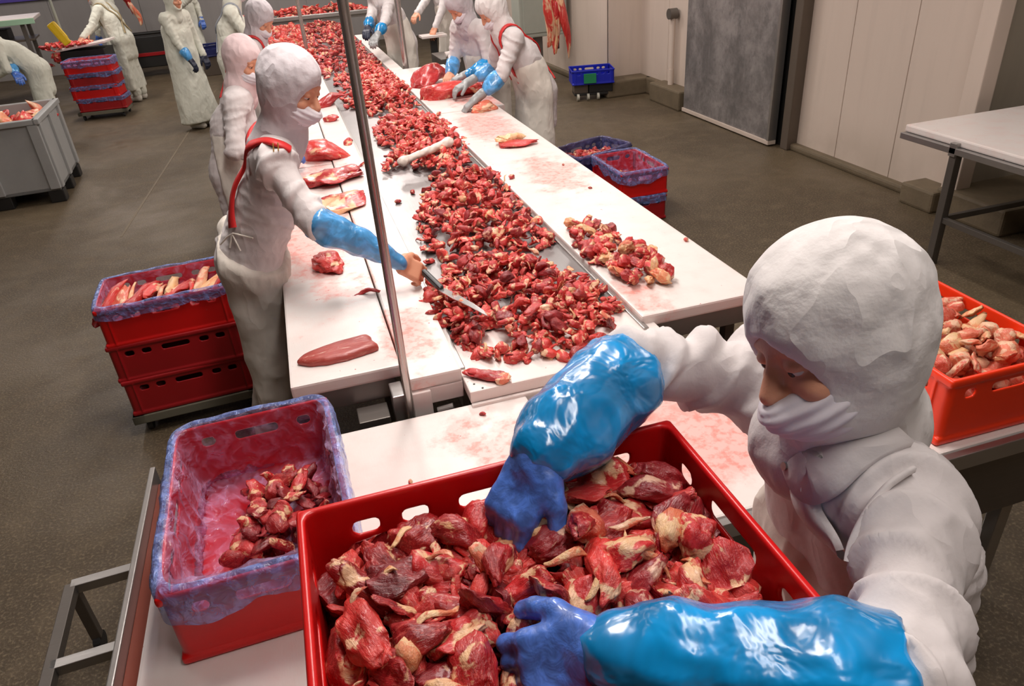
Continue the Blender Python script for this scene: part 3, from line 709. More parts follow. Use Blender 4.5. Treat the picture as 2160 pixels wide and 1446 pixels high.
        if not bare[i] and gloves[i]:
            s = SDF(max(.0035, hvox*.8)); d_ = V(*J['hd'+s_]) if 'hd'+s_ in J else nrm(w_-e); n_ = V(*J.get('hn'+s_, (0, 0, 1)))
            hand_sdf(s, w_, d_, n_, sgn, curl[i], J.get('hs', 1.0), .003); s.cone(w_-nrm(w_-e)*.07, w_, .036, .032, .012)
            build(s, 'glove', gloves[i], lambda v: crumple(v, 30)*.0012)
    # --- straps over the back
    if straps:
        m = M[straps]; up = nrm(che-pel); bk = -F
        for sg in (-1, 1):
            p_front = pel+Rt*.10*sg+F*.17+up*.08; p_shf = sh_c+Rt*.10*sg+F*.10-up*.05; p_top = sh_c+Rt*.105*sg+up*.10; p_b1 = che+Rt*.05*sg+bk*.16+up*.05; p_b2 = pel-Rt*.12*sg+bk*.15+up*.10
            ribbon('strap', coat_sdf, [p_front, p_shf, p_top, (p_top+p_b1)/2+bk*.05, p_b1, p_b2], .030, m, root, B, off=.010)
    return root, coat_sdf, ap, A, B
def pose(x, y, heading, lean=15, height=1.7, hands=None, look=None, side=0, hunch=.03, face_down=25, fl=(0, 0)):
    """standing figure: joints from a few angles; heading in degrees (0 = +x, 90 = away from the camera)"""
    k = height/1.72; h = math.radians(heading); F = V(math.cos(h), math.sin(h), 0); Rt = V(math.sin(h), -math.cos(h), 0); l = math.radians(lean); sd = math.radians(side)
    up = nrm(V(0, 0, 1)*math.cos(l)+F*math.sin(l)+Rt*math.sin(sd)); pel = V(x, y, .95*k); che = pel+up*.30*k; sh = pel+up*.47*k+F*hunch; nec = pel+up*.53*k+F*hunch*1.2
    fd = math.radians(face_down); lk = F if look is None else nrm(V(*look, 0)); hF = lk*math.cos(fd)-V(0, 0, 1)*math.sin(fd); hc = nec+nrm(up+V(0, 0, 1)+F*.2)*.155*k+lk*.03
    J = dict(pelvis=pel, chest=che, neck=nec, head=hc, hF=hF)
    for i, (s_, sg) in enumerate((('R', 1), ('L', -1))):
        s0 = sh+Rt*.175*sg*k; t = V(*hands[i]) if hands and hands[i] is not None else s0+V(0, 0, -.52)*k+F*.10+Rt*.05*sg
        e, wv = ik(s0, t, .29*k, .26*k, V(0, 0, -1)+Rt*sg*.55-F*.3); J['sh'+s_] = s0; J['el'+s_] = e; J['wr'+s_] = wv
    J['fshift'] = V(fl[0], fl[1], 0)
    return J
# ================================================================== THE SETTING
mb = MB(); mb.b2((-9, -3, -.1), (7, 20, 0)); fl_ = struct(mb.build('floor', M['floor'])); fl_['label'] = 'speckled wet concrete floor'
mb = MB(); mb.b2((-9, -3, CEIL), (7, 20, CEIL+.1)); struct(mb.build('ceiling', M['ceiling']))
mb = MB(); mb.b2((-9.1, -3, 0), (-9, 20, CEIL)); struct(mb.build('wall_left', M['wall_grey']))
mb = MB(); mb.b2((-9, -3.1, 0), (7, -3, CEIL)); struct(mb.build('wall_front', M['wall']))
def panelled(name, p0, p1, n, m, z0=0.0, z1=CEIL, t=.10, label=None):
    """a wall from p0 to p1 (plan) whose visible side shows n upright panels with recessed joints"""
    p0 = V(*p0); p1 = V(*p1); d = p1-p0; L = np.linalg.norm(d); ang = math.atan2(d[1], d[0])
    mb = MB(); mb.b2((0, 0, 0), (L, t, z1-z0)); wl = mb.build(name, M['concrete'] if False else m); wl.location = (p0[0], p0[1], z0); wl.rotation_euler = (0, 0, ang); struct(wl)
    if label: wl['label'] = label
    pw = L/n
    for i in range(n):
        mb = MB(); mb.b2((i*pw+.004, -.012, .0), ((i+1)*pw-.004, -.0002, z1-z0), .004); mb.build('panel', m, wl)
    return wl
# right-hand wall, seen side towards -x : run from far to near so that -y of the local frame faces the room
panelled('wall_right', (4.58, 6.12), (4.58, 4.12), 3, M['wall'], .05)
panelled('wall_right_recess', (4.58, 9.45), (4.58, 7.92), 2, M['wall'], .05)
panelled('wall_right_far', (4.10, 14.2), (4.10, 9.45), 4, M['wall'], .05)
panelled('wall_right_pier', (4.10, 9.45), (4.68, 9.45), 1, M['wall'], .05)
panelled('wall_right_niche', (5.5, 4.12), (5.5, -3), 5, M['wall_dull'])
mb = MB(); mb.b2((4.60, 4.10, 0), (5.5, 4.2, CEIL)); struct(mb.build('wall_right_return', M['wall_dull']))
panelled('wall_right_back', (5.6, 20), (5.6, 14.2), 4, M['wall_grey'])
panelled('wall_back', (-9, 17.6), (5.6, 17.6), 9, M['wall_grey'])
mb = MB(); mb.b2((4.10, 14.2, 0), (5.6, 14.3, CEIL)); struct(mb.build('wall_right_step', M['wall']))
# kerbs along the foot of the wall
def kerb(i, lo, hi, bev=.02):
    mb = MB(); mb.b2(lo, hi, bev); o = struct(mb.build('trim_%d' % i, M['concrete'])); o['label'] = 'rough concrete kerb at the foot of the wall'
kerb(1, (4.50, 4.12, 0), (4.70, 6.02, .06)); kerb(2, (3.95, 9.12, 0), (4.62, 9.55, .20)); kerb(3, (4.36, 7.98, 0), (4.66, 8.75, .22)); kerb(4, (4.50, 8.7, 0), (4.66, 9.2, .2))
kerb(5, (4.03, 9.5, 0), (4.12, 14.2, .07)); kerb(6, (4.42, 3.55, 0), (5.5, 4.14, .19)); kerb(7, (4.36, 4.1, 0), (4.60, 4.42, .16))
# white corner post at the end of the panelled wall
mb = MB(); mb.b2((4.47, 4.02, .12), (4.60, 4.16, CEIL), .01); o = struct(mb.build('trim_8', M['wall'])); o['label'] = 'white corner post of the wall'
# steel sliding door
mb = MB(); mb.b2((4.40, 6.22, .05), (4.47, 7.93, 2.6), .006); dr = struct(mb.build('door_1', M['door'])); dr['label'] = 'scuffed grey steel sliding door'
mb = MB(); mb.b2((4.385, 6.20, .015), (4.475, 7.94, .055), .004); mb.build('bottom_edge', M['wall'], dr, label='pale bottom edge of the steel door')
mb = MB(); mb.b2((4.385, 6.20, .055), (4.475, 6.235, 2.6), .004); mb.build('door_edge', M['steel'], dr)
mb = MB(); mb.b2((4.46, 6.00, 0), (4.62, 6.11, CEIL), .01); o = struct(mb.build('door_frame', M['frame_dark'])); o['label'] = 'dark bronze door frame'
mb = MB(); mb.b2((4.52, 6.08, 0), (4.66, 7.96, CEIL)); o = struct(mb.build('door_gap_shade', M['black']))  # solid black slab: darkness of the gap behind the door put in as colour
# floor gully cover running along the room
mb = MB(); mb.b2((2.28, 6.0, 0), (2.42, 10.4, .006)); gl = struct(mb.build('floor_gully', M['frame_dark'])); gl['label'] = 'narrow dark gully cover in the floor'
for x in (2.27, 2.42):
    mb = MB(); mb.b2((x, 6.0, .0), (x+.015, 10.4, .010), .002); mb.build('gully_edge', M['steel'], gl)
# a pale expansion joint in the floor on the left
a = atz(455, 190, 0); b = atz(255, 500, 0); mb = MB(); mb.bar((a[0], a[1], .0005), (b[0], b[1], .0005), .02, .003, .0); o = struct(mb.build('floor_joint', M['concrete']))
for x, y, L in LAMPS:
    t = thing('ceiling_lamp', 'long fluorescent ceiling fitting above the work floor', 'lamp', (x, y, CEIL), group='fluorescent ceiling fittings')
    mb = MB(); mb.b2((-.20, -.80, -.06), (.20, .80, -.001), .008); mb.build('lamp_housing', M['wall'], t)
    mb = MB(); mb.b2((-.16, -.74, -.09), (.16, .74, -.061), .01); mb.build('diffuser', M['tube'], t)
    L.parent = t; L.location = (0, 0, -.105)

# ================================================================== CONVEYOR AND CUTTING TABLES
ZB, ZC, ZT = .88, .845, .80
cv = thing('conveyor', 'long steel conveyor belt heaped with red meat between the white boards', 'conveyor', (.68, 1.9, 0))
def part(mb, name, m, par, label=None):
    base = V(*par.location); bmesh.ops.translate(mb.bm, vec=tuple(-base), verts=mb.bm.verts); return mb.build(name, m, par, label=label)
mb = MB(); mb.b2((.36, 2.222, ZC-.02), (1.0, 13.2, ZC)); part(mb, 'belt', M['belt'], cv, 'grey metal belt surface')
mb = MB(); mb.b2((.345, 1.86, ZC-.04), (1.06, 2.22, ZC+.004), .006); part(mb, 'end_plate', M['hdpe'], cv, 'white end plate of the conveyor')
mb = MB(); mb.b2((.345, 1.845, ZC-.20), (1.06, 1.859, ZC-.035), .004); part(mb, 'front_cover', M['hdpe'], cv)
for (px, py) in ((970, 762), (1000, 810), (1018, 818)):
    p = atz(px, py, ZC+.004); mb = MB(); mb.tube((p[0], p[1], ZC+.0035), (p[0], p[1], ZC+.0055), .0035, seg=12); part(mb, 'bolt', M['black'], cv)
for x in (.345, 1.0):
    mb = MB(); mb.b2((x, 2.0, ZC-.16), (x+.02, 13.2, ZC+.012), .003); part(mb, 'side_rail', M['steel'], cv)
for y in (2.3, 4.8, 7.4, 10.2, 12.8):
    for x in (.42, .95):
        mb = MB(); mb.b2((x-.03, y-.03, 0), (x+.03, y+.03, ZC-.16), .004); part(mb, 'leg', M['steel_dark'], cv)
mb = MB(); mb.tube((.40, 2.10, ZC-.09), (.97, 2.10, ZC-.09), .05, seg=24); part(mb, 'roller', M['steel'], cv)
for dx, dz in ((.27, -.11), (.295, -.15), (.28, -.20)):
    mb = MB(); mb.tube((dx-.02, 1.94, ZC+dz+.02), (dx+.03, 1.93, ZC+dz+.03), .012, seg=14); part(mb, 'drive_link', M['steel'], cv)

def cut_table(label, x0, x1, y0, y1, m, frame=True, legs=True, z=ZB, name='cutting_table', thick=.045, leg_in=.06, cat='table', legx=None):
    t = thing(name, label, cat, ((x0+x1)/2, y0, 0))
    mb = MB(); mb.b2((x0, y0, z-thick), (x1, y1, z), .008); part(mb, 'board', m, t)
    if frame:
        mb = MB(); mb.b2((x0+.02, y0+.012, z-thick-.075), (x1-.02, y1-.012, z-thick-.001), .004); part(mb, 'frame', M['steel'], t)
    if legs:
        for x in (legx or (x0+leg_in, x1-leg_in)):
            for y in (y0+.10, y1-.10):
                mb = MB(); mb.b2((x-.02, y-.02, 0), (x+.02, y+.02, z-thick-.076), .004); part(mb, 'leg', M['steel_dark'], t)
    return t
cut_table('white cutting table left of the belt with a lone slab of meat', -.185, .165, 2.06, 4.6, M['board_left'], legx=(-.10, .12))
cut_table('far stretch of white cutting board left of the belt', -.185, .165, 4.62, 8.4, M['board_left'], legx=(-.10, .12))
strip = thing('edge_strip', 'narrow white guard strip between the left board and the belt', 'board', (.26, 1.90, 0))
mb = MB(); mb.b2((.170, 1.95, ZB-.04), (.343, 8.4, ZB+.006), .008); part(mb, 'strip_top', M['board_left'], strip)
mb = MB(); mb.b2((.172, 1.935, ZB-.24), (.236, 1.949, ZB-.042), .004); part(mb, 'bracket_plate', M['hdpe'], strip)
mb = MB(); mb.b2((.172, 1.95, ZB-.10), (.343, 1.975, ZB-.041), .004); part(mb, 'strip_front', M['hdpe'], strip)
cut_table('white cutting table right of the belt, long front board with a heap of trimmings', 1.012, 1.50, 2.04, 5.55, M['board_right'], legx=(1.16, 1.42))
cut_table('white cutting table right of the belt where two workers stand', 1.012, 1.56, 5.57, 7.75, M['board_right'], legx=(1.2, 1.46))
cut_table('narrow far stretch of white board right of the belt', 1.012, 1.14, 7.77, 11.0, M['board_right'], legx=(1.05, 1.1))
# clamp block and latch beside the pole
lt = thing('latch_bracket', 'small steel latch bracket hanging under the front of the left board', 'bracket', (.12, 1.98, 0))
mb = MB(); mb.b2((.115, 1.95, ZB-.16), (.155, 2.04, ZB-.046), .004); part(mb, 'latch_arm', M['steel'], lt)
mb = MB(); mb.b2((.10, 1.93, ZB-.23), (.16, 1.99, ZB-.16), .008); part(mb, 'latch_block', plain('brass_block', (.40, .33, .18), .4, .6), lt)
mb = MB(); mb.b2((.0, 1.96, ZB-.19), (.10, 2.05, ZB-.121), .003); part(mb, 'mounting_box', M['steel_dark'], lt)
def pole(label, x, y, r, z1=CEIL, foot=True, z0=0.0):
    t = thing('steel_pole', label, 'pole', (x, y, z0)); mb = MB(); mb.tube((0, 0, .16 if foot else 0), (0, 0, z1-z0), r, seg=28); mb.build('tube', M['chrome'], t, smooth=True)
    if foot: mb = MB(); mb.tube((0, 0, .0), (0, 0, .16), r*.55, r*1.02, seg=28); mb.build('conical_foot', M['chrome'], t, smooth=True)
    mb = MB(); mb.tube((0, 0, -.01), (0, 0, .012), r*2.2, seg=28); mb.build('foot_plate', M['steel'], t, smooth=True); return t
pole('slim steel pole rising in front of the left cutting board', .163, 1.93, .0135, z0=.62)
mb = MB(); mb.b2((.13, 1.90, 0), (.20, 1.96, .61), .005); o = mb.build('pole_stand', M['steel_dark']); tag(o, 'dark square stand under the slim steel pole', 'stand')
pole('steel pole at the far end of the right board', 1.20, 7.95, .030)
pole('thin steel pole rising from the far belt', .30, 9.6, .022, foot=False)

# front L-shaped work table
ft = thing('work_table', 'white-topped front work table carrying the crates', 'table', (0, 1.0, 0))
mb = MB(); mb.b2((-.545, .25, ZT-.04), (.52, 1.87, ZT), .008); part(mb, 'board', M['board_front'], ft)
mb = MB(); mb.b2((.522, 1.16, ZT-.04), (1.93, 1.83, ZT), .008); part(mb, 'board', M['board_front'], ft)
mb = MB(); mb.b2((-.60, .22, ZT-.055), (-.585, 1.90, ZT+.012), .003); part(mb, 'steel_rim', M['steel'], ft)
mb = MB(); mb.b2((-.585, .25, ZT-.05), (-.548, 1.87, ZT-.03), .002); part(mb, 'rim_gutter', plain('stained_gutter', (.22, .05, .03), .4, .2), ft, 'blood-stained gutter along the table edge')
mb = MB(); mb.b2((.53, 1.135, ZT-.055), (1.93, 1.158, ZT-.004), .003); part(mb, 'steel_rim', M['steel'], ft)
mb = MB(); mb.b2((-.56, .28, ZT-.14), (.50, 1.84, ZT-.056), .004); part(mb, 'frame', M['steel_dark'], ft)
mb = MB(); mb.b2((.55, 1.18, ZT-.32), (1.92, 1.20, ZT-.056), .004); part(mb, 'apron_plate', M['steel_dark'], ft)
for (x, y) in ((-.5, .4), (-.5, 1.78), (.45, .4), (.45, 1.78), (1.88, 1.25), (1.88, 1.78), (1.35, 1.78)):
    mb = MB(); mb.b2((x-.022, y-.022, 0), (x+.022, y+.022, ZT-.141), .004); part(mb, 'leg', M['steel'], ft)
for (a, b) in (((1.35, 1.30, .22), (1.88, 1.30, .22)), ((1.6, 1.78, .22), (1.88, 1.25, .22))):
    mb = MB(); mb.bar(a, b, .03, .04); part(mb, 'brace', M['steel'], ft)
# low steel trolley frame left of the front table
tr = thing('trolley_frame', 'low grey steel trolley frame beside the left end of the front table', 'trolley', (-.85, 1.0, 0))
zz = .30; P_ = [atz(152, 1238, zz), atz(100, 1446, zz), atz(262, 1205, zz), atz(225, 1400, zz)]
mb = MB(); mb.bar(P_[0], P_[0]+(P_[1]-P_[0])*1.5, .035, .035); part(mb, 'side_rail', M['steel_dark'], tr)
for q in (0.0, .85):
    a = P_[0]+(P_[1]-P_[0])*q; mb = MB(); mb.bar(a, a+V(.42, .02, 0), .035, .035); part(mb, 'cross_rail', M['steel'], tr)
for q in (0.0, 1.45):
    for dx in (0, .38):
        a = P_[0]+(P_[1]-P_[0])*q+V(dx, 0, 0); mb = MB(); mb.b2((a[0]-.016, a[1]-.016, .06), (a[0]+.016, a[1]+.016, zz-.018), .003); lg = part(mb, 'leg', M['steel_dark'], tr)
        mb = MB(); mb.tube((a[0]-.012-tr.location[0], a[1]-tr.location[1], .035), (a[0]+.012-tr.location[0], a[1]-tr.location[1], .035), .035, seg=18); mb.build('caster', M['rubber'], lg)

# right-hand side table
RT = thing('side_table', 'white-topped steel side table by the right wall', 'table', (4.2, 3.3, 0))
mb = MB(); mb.b2((3.73, 1.6, ZT-.045), (4.70, 3.84, ZT), .01); part(mb, 'table_top', M['hdpe'], RT)
mb = MB(); mb.b2((3.70, 1.62, ZT-.085), (4.64, 3.84, ZT-.046), .004); part(mb, 'frame', M['steel'], RT)
for (x, y) in ((3.74, 3.42), (4.58, 3.42), (3.74, 1.8), (4.58, 1.8)):
    mb = MB(); mb.b2((x-.025, y-.025, 0), (x+.025, y+.025, ZT-.086), .004); part(mb, 'leg', M['steel_dark'], RT)
mb = MB(); mb.b2((3.70, 3.395, ZT-.10), (3.735, 3.445, ZT-.02), .004); part(mb, 'corner_clip', M['steel'], RT)
for a, b in (((3.74, 3.42, .30), (3.74, 1.8, .30)), ((3.74, 3.42, .30), (4.58, 3.42, .30)), ((4.58, 3.42, .30), (4.58, 1.8, .30)), ((3.74, 2.6, .14), (4.58, 2.6, .14))):
    mb = MB(); mb.bar(a, b, .03, .035); part(mb, 'brace', M['steel_dark'], RT)
bx = thing('step_stool', 'dark low step block behind the side table legs', 'stool', (4.95, 3.2, 0))
mb = MB(); mb.b2((4.72, 2.9, .12), (5.3, 3.5, .17), .006); part(mb, 'tread', M['frame_dark'], bx)
for x in (4.76, 5.26):
    for y in (2.95, 3.45): mb = MB(); mb.b2((x-.02, y-.02, 0), (x+.02, y+.02, .119), .003); part(mb, 'leg', M['frame_dark'], bx)

# ================================================================== FOREGROUND CRATES
CX, CY, CR = .180, .640, 1.40
crate('large red crate heaped with big cuts, topmost of the front stack', (CX, CY, ZT+.40), 0).scale = (.975, 1.04, 1)
crate('red crate under the heaped crate, middle of the front stack', (CX, CY, ZT+.201), 0, group='hidden crates under the heaped crate')
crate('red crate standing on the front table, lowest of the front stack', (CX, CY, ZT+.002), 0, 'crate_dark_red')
crate('red crate lined with a blue bag on the left of the front table', (-.262, 1.47, ZT+.001), math.radians(91.5))
liner('blue translucent bag lining the crate left of the heaped one', (-.262, 1.47, ZT+.006), math.radians(91.5), seed=2, n=440, amp=.016, hang=.070, depth=.175, hemv=.035)
crate('bright orange-red crate of pale trimmings behind the front worker', (1.665, 1.50, ZT+.001), math.radians(2), 'crate_orange', name='food_crate').rotation_euler = (0, 0, math.radians(89)); bpy.data.objects['food_crate'].scale = (1.07, 1, 1.05)

big = ['muscle', 'muscle', 'slab', 'lump', 'flap', 'muscle', 'slab']
G1 = 'chunks of red meat heaped in the large front crate'
top = ZT+.40+.2
cnt = 0
def crate_h(x, y):   # the heap is highest in the middle and pushed down round the two hands
    u = (x-CX)/.28; v = (y-CY)/.18; dip = sum(.045*math.exp(-((x-a)**2+(y-b)**2)/.0040) for a, b in ((.135, .512), (.175, .51), (.175, .735)))
    return top-.045+.03*(1-u*u)*(1-v*v)-dip
def where_in_crate(x, y):
    c = ('left end', 'left half', 'middle', 'right half', 'right end')[min(4, int((x-CX+.26)/.52*5))]
    r = ('near side', 'centre line', 'far rim')[min(2, int((y-CY+.16)/.32*3))]
    return '%s, %s' % (c, r)

pts = scatter([(CX-.25, CY-.155), (CX+.25, CY-.155), (CX+.25, CY+.155), (CX-.25, CY+.155)], 60, .040)
for i, (x, y) in enumerate(pts):
    lay('meat_chunk', 'half-buried {} {} cut in the large crate, '+where_in_crate(x, y), 'meat', G1, (x, y, crate_h(x, y)-.045+rnd.uniform(-.01, .01)), .050, big, ['meat', 'meat', 'meat_dark'], tilt=.45)
pts = scatter([(CX-.24, CY-.145), (CX+.24, CY-.145), (CX+.24, CY+.145), (CX-.24, CY+.145)], 58, .036)
for i, (x, y) in enumerate(pts):
    lay('meat_chunk', '{} {} cut topping the large crate, '+where_in_crate(x, y), 'meat', G1, (x, y, crate_h(x, y)+rnd.uniform(-.012, .012)), .046, big, ['meat', 'meat', 'meat', 'meat_dark', 'meat_pale'], tilt=.5)
pp = [(x, y, crate_h(x, y)-.012) for (x, y) in scatter([(CX-.25, CY-.155), (CX+.25, CY-.155), (CX+.25, CY+.155), (CX-.25, CY+.155)], 260, .016)]
stuff_heap('meat_shreds', 'small red and fatty shreds between the cuts in the large front crate', 'meat', pp, .022, ['lump', 'flap', 'strip', 'slab'], 'meat_pale', 3)
for (x, y) in scatter([(CX-.24, CY-.145), (CX+.24, CY-.145), (CX+.24, CY+.145), (CX-.24, CY+.145)], 26, .05):
    lay('fat_trimming', '{} {} fat trimming on the large crate, '+where_in_crate(x, y), 'fat', 'fat trimmings in the large front crate', (x, y, crate_h(x, y)+.014), .032, ['strip', 'flap', 'lump', 'strip'], ['fat', 'fat', 'pale_trim'], tilt=.4, sub=3)
# underlying filling of the crate
pp = [(x, y, ZT+.40+.03+k*.045) for k in range(2) for (x, y) in scatter([(CX-.25, CY-.155), (CX+.25, CY-.155), (CX+.25, CY+.155), (CX-.25, CY+.155)], 42, .04)]
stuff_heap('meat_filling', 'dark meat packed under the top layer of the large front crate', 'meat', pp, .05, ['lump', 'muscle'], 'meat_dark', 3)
# meat in the lined crate: small heap at the right
poly = [(-.26, 1.28), (-.12, 1.27), (-.10, 1.60), (-.13, 1.68), (-.22, 1.64), (-.25, 1.48)]
poly = [tuple(atz(u, v, ZT+.09)[:2]) for u, v in [(480, 1180), (640, 1165), (690, 1060), (680, 1000), (620, 990), (520, 1030), (505, 1120)]]
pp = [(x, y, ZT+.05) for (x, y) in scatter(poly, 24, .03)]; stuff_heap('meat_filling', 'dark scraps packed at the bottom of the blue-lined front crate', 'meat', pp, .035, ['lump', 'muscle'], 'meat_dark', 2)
for (x, y) in scatter(poly, 34, .026):
    lay('meat_scrap', '{} {} scrap in the bag-lined crate'+part_of(poly, x, y), 'meat', 'scraps in the blue-lined front crate', (x, y, ZT+.078+min(.05, edge_dist(poly, x, y)*.8)+rnd.uniform(0, .01)), .036, KINDS5, ['meat', 'meat_dark', 'meat'], 3)
# pale trimmings in the orange crate
poly = [(1.50, 1.24), (1.82, 1.24), (1.82, 1.77), (1.50, 1.77)]
pp = [(x, y, ZT+.05+.045*k) for k in range(3) for (x, y) in scatter(poly, 60, .04)]; stuff_heap('trimmings_filling', 'pale trimmings packed at the bottom of the orange-red crate', 'meat', pp, .038, ['lump'], 'pale_trim', 2)
for (x, y) in scatter(poly, 60, .038):
    lay('pale_trimming', '{} {} trimming in the orange-red crate'+part_of(poly, x, y), 'meat', 'pale trimmings in the orange-red crate', (x, y, ZT+.175+rnd.uniform(0, .025)), .040, ['flap', 'flap', 'slab', 'lump'], ['pale_trim', 'pale_trim', 'fat'], 3)

# ================================================================== MEAT ON THE BELT AND BOARDS
piles = [([(880, 640), (940, 560), (1010, 545), (1120, 535), (1180, 560), (1250, 590), (1310, 640), (1310, 700), (1230, 750), (1080, 757), (1000, 745), (950, 715), (890, 665)], 95, .033, '{} {} chunk in the front pile of the belt', 'front pile on the belt'),
         ([(885, 430), (910, 370), (1000, 362), (1060, 370), (1100, 420), (1150, 480), (1172, 500), (1120, 530), (1000, 545), (905, 555), (880, 500)], 78, .035, '{} {} chunk in the second pile up the belt', 'second pile on the belt')]
for poly_px, n, sz, lab, grp in piles:
    poly = wpoly(poly_px, ZC+.02); base = scatter(poly, int(n*3.6), .0125)
    stuff_heap('meat_heap', 'small trimmings packed beneath the '+grp, 'meat', [(x, y, ZC+.010+min(.045, .40*edge_dist(poly, x, y))*q_) for q_ in (.35, 1) for x, y in base], sz*.80, KINDS5, 'meat_pale', 3)
    xs_ = [p[0] for p in poly]; ys_ = [p[1] for p in poly]
    def spot(x, y): return ', %s %s part' % (('near', 'middle', 'far')[min(2, int((y-min(ys_))/(max(ys_)-min(ys_))*3))], ('left', 'centre', 'right')[min(2, int((x-min(xs_))/(max(xs_)-min(xs_))*3))])
    for (x, y) in scatter(poly, n, .022):
        e = edge_dist(poly, x, y); lay('meat_chunk', lab+spot(x, y), 'meat', grp, (x, y, ZC+.022+min(.06, .45*e)+rnd.uniform(0, .012)), sz, KINDS5, ['meat', 'meat_pale', 'meat_dark', 'meat', 'meat'], 3, .6)
    for (x, y) in scatter(poly, n//4, .03):
        e = edge_dist(poly, x, y); lay('fat_trimming', '{} {} bit on the '+grp+spot(x, y), 'fat', 'fat bits on the '+grp, (x, y, ZC+.038+min(.055, .45*e)), sz*.75, ['strip', 'flap', 'lump'], ['fat', 'fat', 'pale_trim'], 3, .5)
def heapstuff(px, z, n, sz, lab, matk='meat_pale', hmax=.07, sep=.022, sub=2):
    poly = wpoly(px, z); p = scatter(poly, n, sep); q = []
    for x, y in p:
        e = edge_dist(poly, x, y); q.append((x, y, z+min(hmax, .45*e)*rnd.uniform(.3, 1)))
        if e > .05: q.append((x+rnd.uniform(-.02, .02), y+rnd.uniform(-.02, .02), z+min(hmax, .45*e)))
    return stuff_heap('meat_heap', lab, 'meat', q, sz, KINDS5, matk, sub)
heapstuff([(790, 260), (860, 238), (930, 250), (990, 300), (992, 345), (930, 362), (850, 350), (800, 372), (810, 330), (835, 320), (790, 290)], ZC+.02, 330, .032, 'third pile of red trimmings on the belt, round a long bone', sub=3)
heapstuff([(738, 150), (790, 130), (820, 150), (875, 190), (880, 215), (850, 238), (780, 240), (748, 205)], ZC+.02, 300, .036, 'fourth pile of red trimmings on the belt beside the two workers')
def wheap(poly, z, n, sz, lab, matk='meat_pale', hmax=.08, sep=.04):
    return stuff_heap('meat_heap', lab, 'meat', [(x, y, z+min(hmax, .4*edge_dist(poly, x, y))*rnd.uniform(.3, 1)) for x, y in scatter(poly, n, sep)], sz, KINDS5, matk, 2)
wheap([(.42, 6.3), (.98, 6.0), (.98, 7.9), (.45, 7.9)], ZC+.02, 260, .034, 'long pile of red trimmings further up the belt', sep=.035)
wheap([(.38, 7.9), (.98, 7.9), (.98, 13), (.38, 13)], ZC+.02, 500, .045, 'meat covering the far end of the belt', 'meat', sep=.055)
# single pieces
def piece(px, py, z, size, kind, matk, label, ang=None, name='meat_cut', seed=0, sub=4, sc=None, cat='meat', tilt=0.0):
    p = atz(px, py, z); o = obj(name, chunk_mesh(kind, seed, matk, sub)); tag(o, label, cat); o.location = tuple(p); o.scale = sc or (size,)*3
    o.rotation_euler = (0, tilt, ang if ang is not None else rnd.uniform(0, 6.28)); return o
# big flat slab, built to its own outline
def slab_mesh():
    ol = np.array([(-.150, -.010), (-.125, .018), (-.07, .040), (-.01, .052), (.07, .062), (.115, .070), (.125, .050), (.120, .030), (.135, -.005), (.140, -.028), (.09, -.040), (.02, -.055), (-.05, -.055), (-.11, -.040)])
    n = 96; cum = np.concatenate([[0], np.cumsum(np.linalg.norm(np.diff(np.vstack([ol, ol[:1]]), axis=0), axis=1))]); cl = np.vstack([ol, ol[:1]]); t = np.linspace(0, cum[-1], n, endpoint=False)
    P = np.stack([np.interp(t, cum, cl[:, i]) for i in (0, 1)], 1)
    for _ in range(2): P = (P*2+np.roll(P, 1, 0)+np.roll(P, -1, 0))/4
    rings = [(1.0, 0), (1.03, .006), (1.02, .014), (.97, .021), (.88, .025), (.7, .027), (.45, .028), (.2, .028), (.02, .028)]; vs = []
    for s_, z in rings:
        for q in P: vs.append((q[0]*s_, q[1]*s_, z))
    vs = np.array(vs); vs += np.stack([noise3(vs*30)*.002, noise3(vs*30+7)*.002, noise3(vs*V(8, 30, 1))*.0035*(vs[:, 2] > .01)], 1)
    fs = [[i*n+j, i*n+(j+1) % n, (i+1)*n+(j+1) % n, (i+1)*n+j] for i in range(len(rings)-1) for j in range(n)]
    me = mesh_from('meat_slab', vs, np.array(fs), M['slab']); a = me.attributes.new('loc', 'FLOAT_VECTOR', 'POINT'); a.data.foreach_set('vector', (vs*V(6, 9, 9)).astype(np.float32).ravel()); return me
M['slab'] = meat_mat('sliced_loin', (.30, .03, .025), (.46, .07, .05), (.62, .22, .16), (.55, .20, .12), .80, .35)
o = obj('meat_slab', slab_mesh()); tag(o, 'large flat slab of red meat lying alone on the front of the left board', 'meat'); p = atz(716, 745, ZB+.005); o.location = (p[0], p[1], ZB+.001); o.rotation_euler = (0, 0, math.radians(1))
o.scale = (.92, 1.0, 1.0)
piece(776, 615, ZB+.008, .05, 'strip', 'meat', 'thin strip of meat on the left board behind the flat slab', math.radians(8), sc=(.055, .07, .06), seed=1)
piece(700, 372, ZB+.03, .12, 'slab', 'meat', 'big pinkish cut beside the strap worker on the left board', math.radians(10), sc=(.20, .19, .11), seed=1)
piece(728, 425, ZB+.02, .1, 'slab', 'meat', 'flat red cut below the big pinkish cut on the left board', math.radians(40), sc=(.18, .16, .12), seed=2)
piece(690, 320, ZB+.03, .1, 'muscle', 'meat_pale', 'red cut with orange fat by the mask of the strap worker', math.radians(-20), sc=(.20, .26, .18), seed=2)
piece(735, 300, ZB+.015, .1, 'muscle', 'meat', 'small dark cut near the inner edge of the left board', 1.2, sc=(.06, .06, .05), seed=1)
piece(690, 555, ZB+.02, .1, 'lump', 'meat_pale', 'red piece under the blue sleeve on the left board', 1.9, sc=(.10, .10, .06), seed=0)
piece(735, 360, ZB+.02, .05, 'lump', 'meat', 'small cube of meat between the big cut and the guard strip', .4, sc=(.035, .03, .03), seed=1)
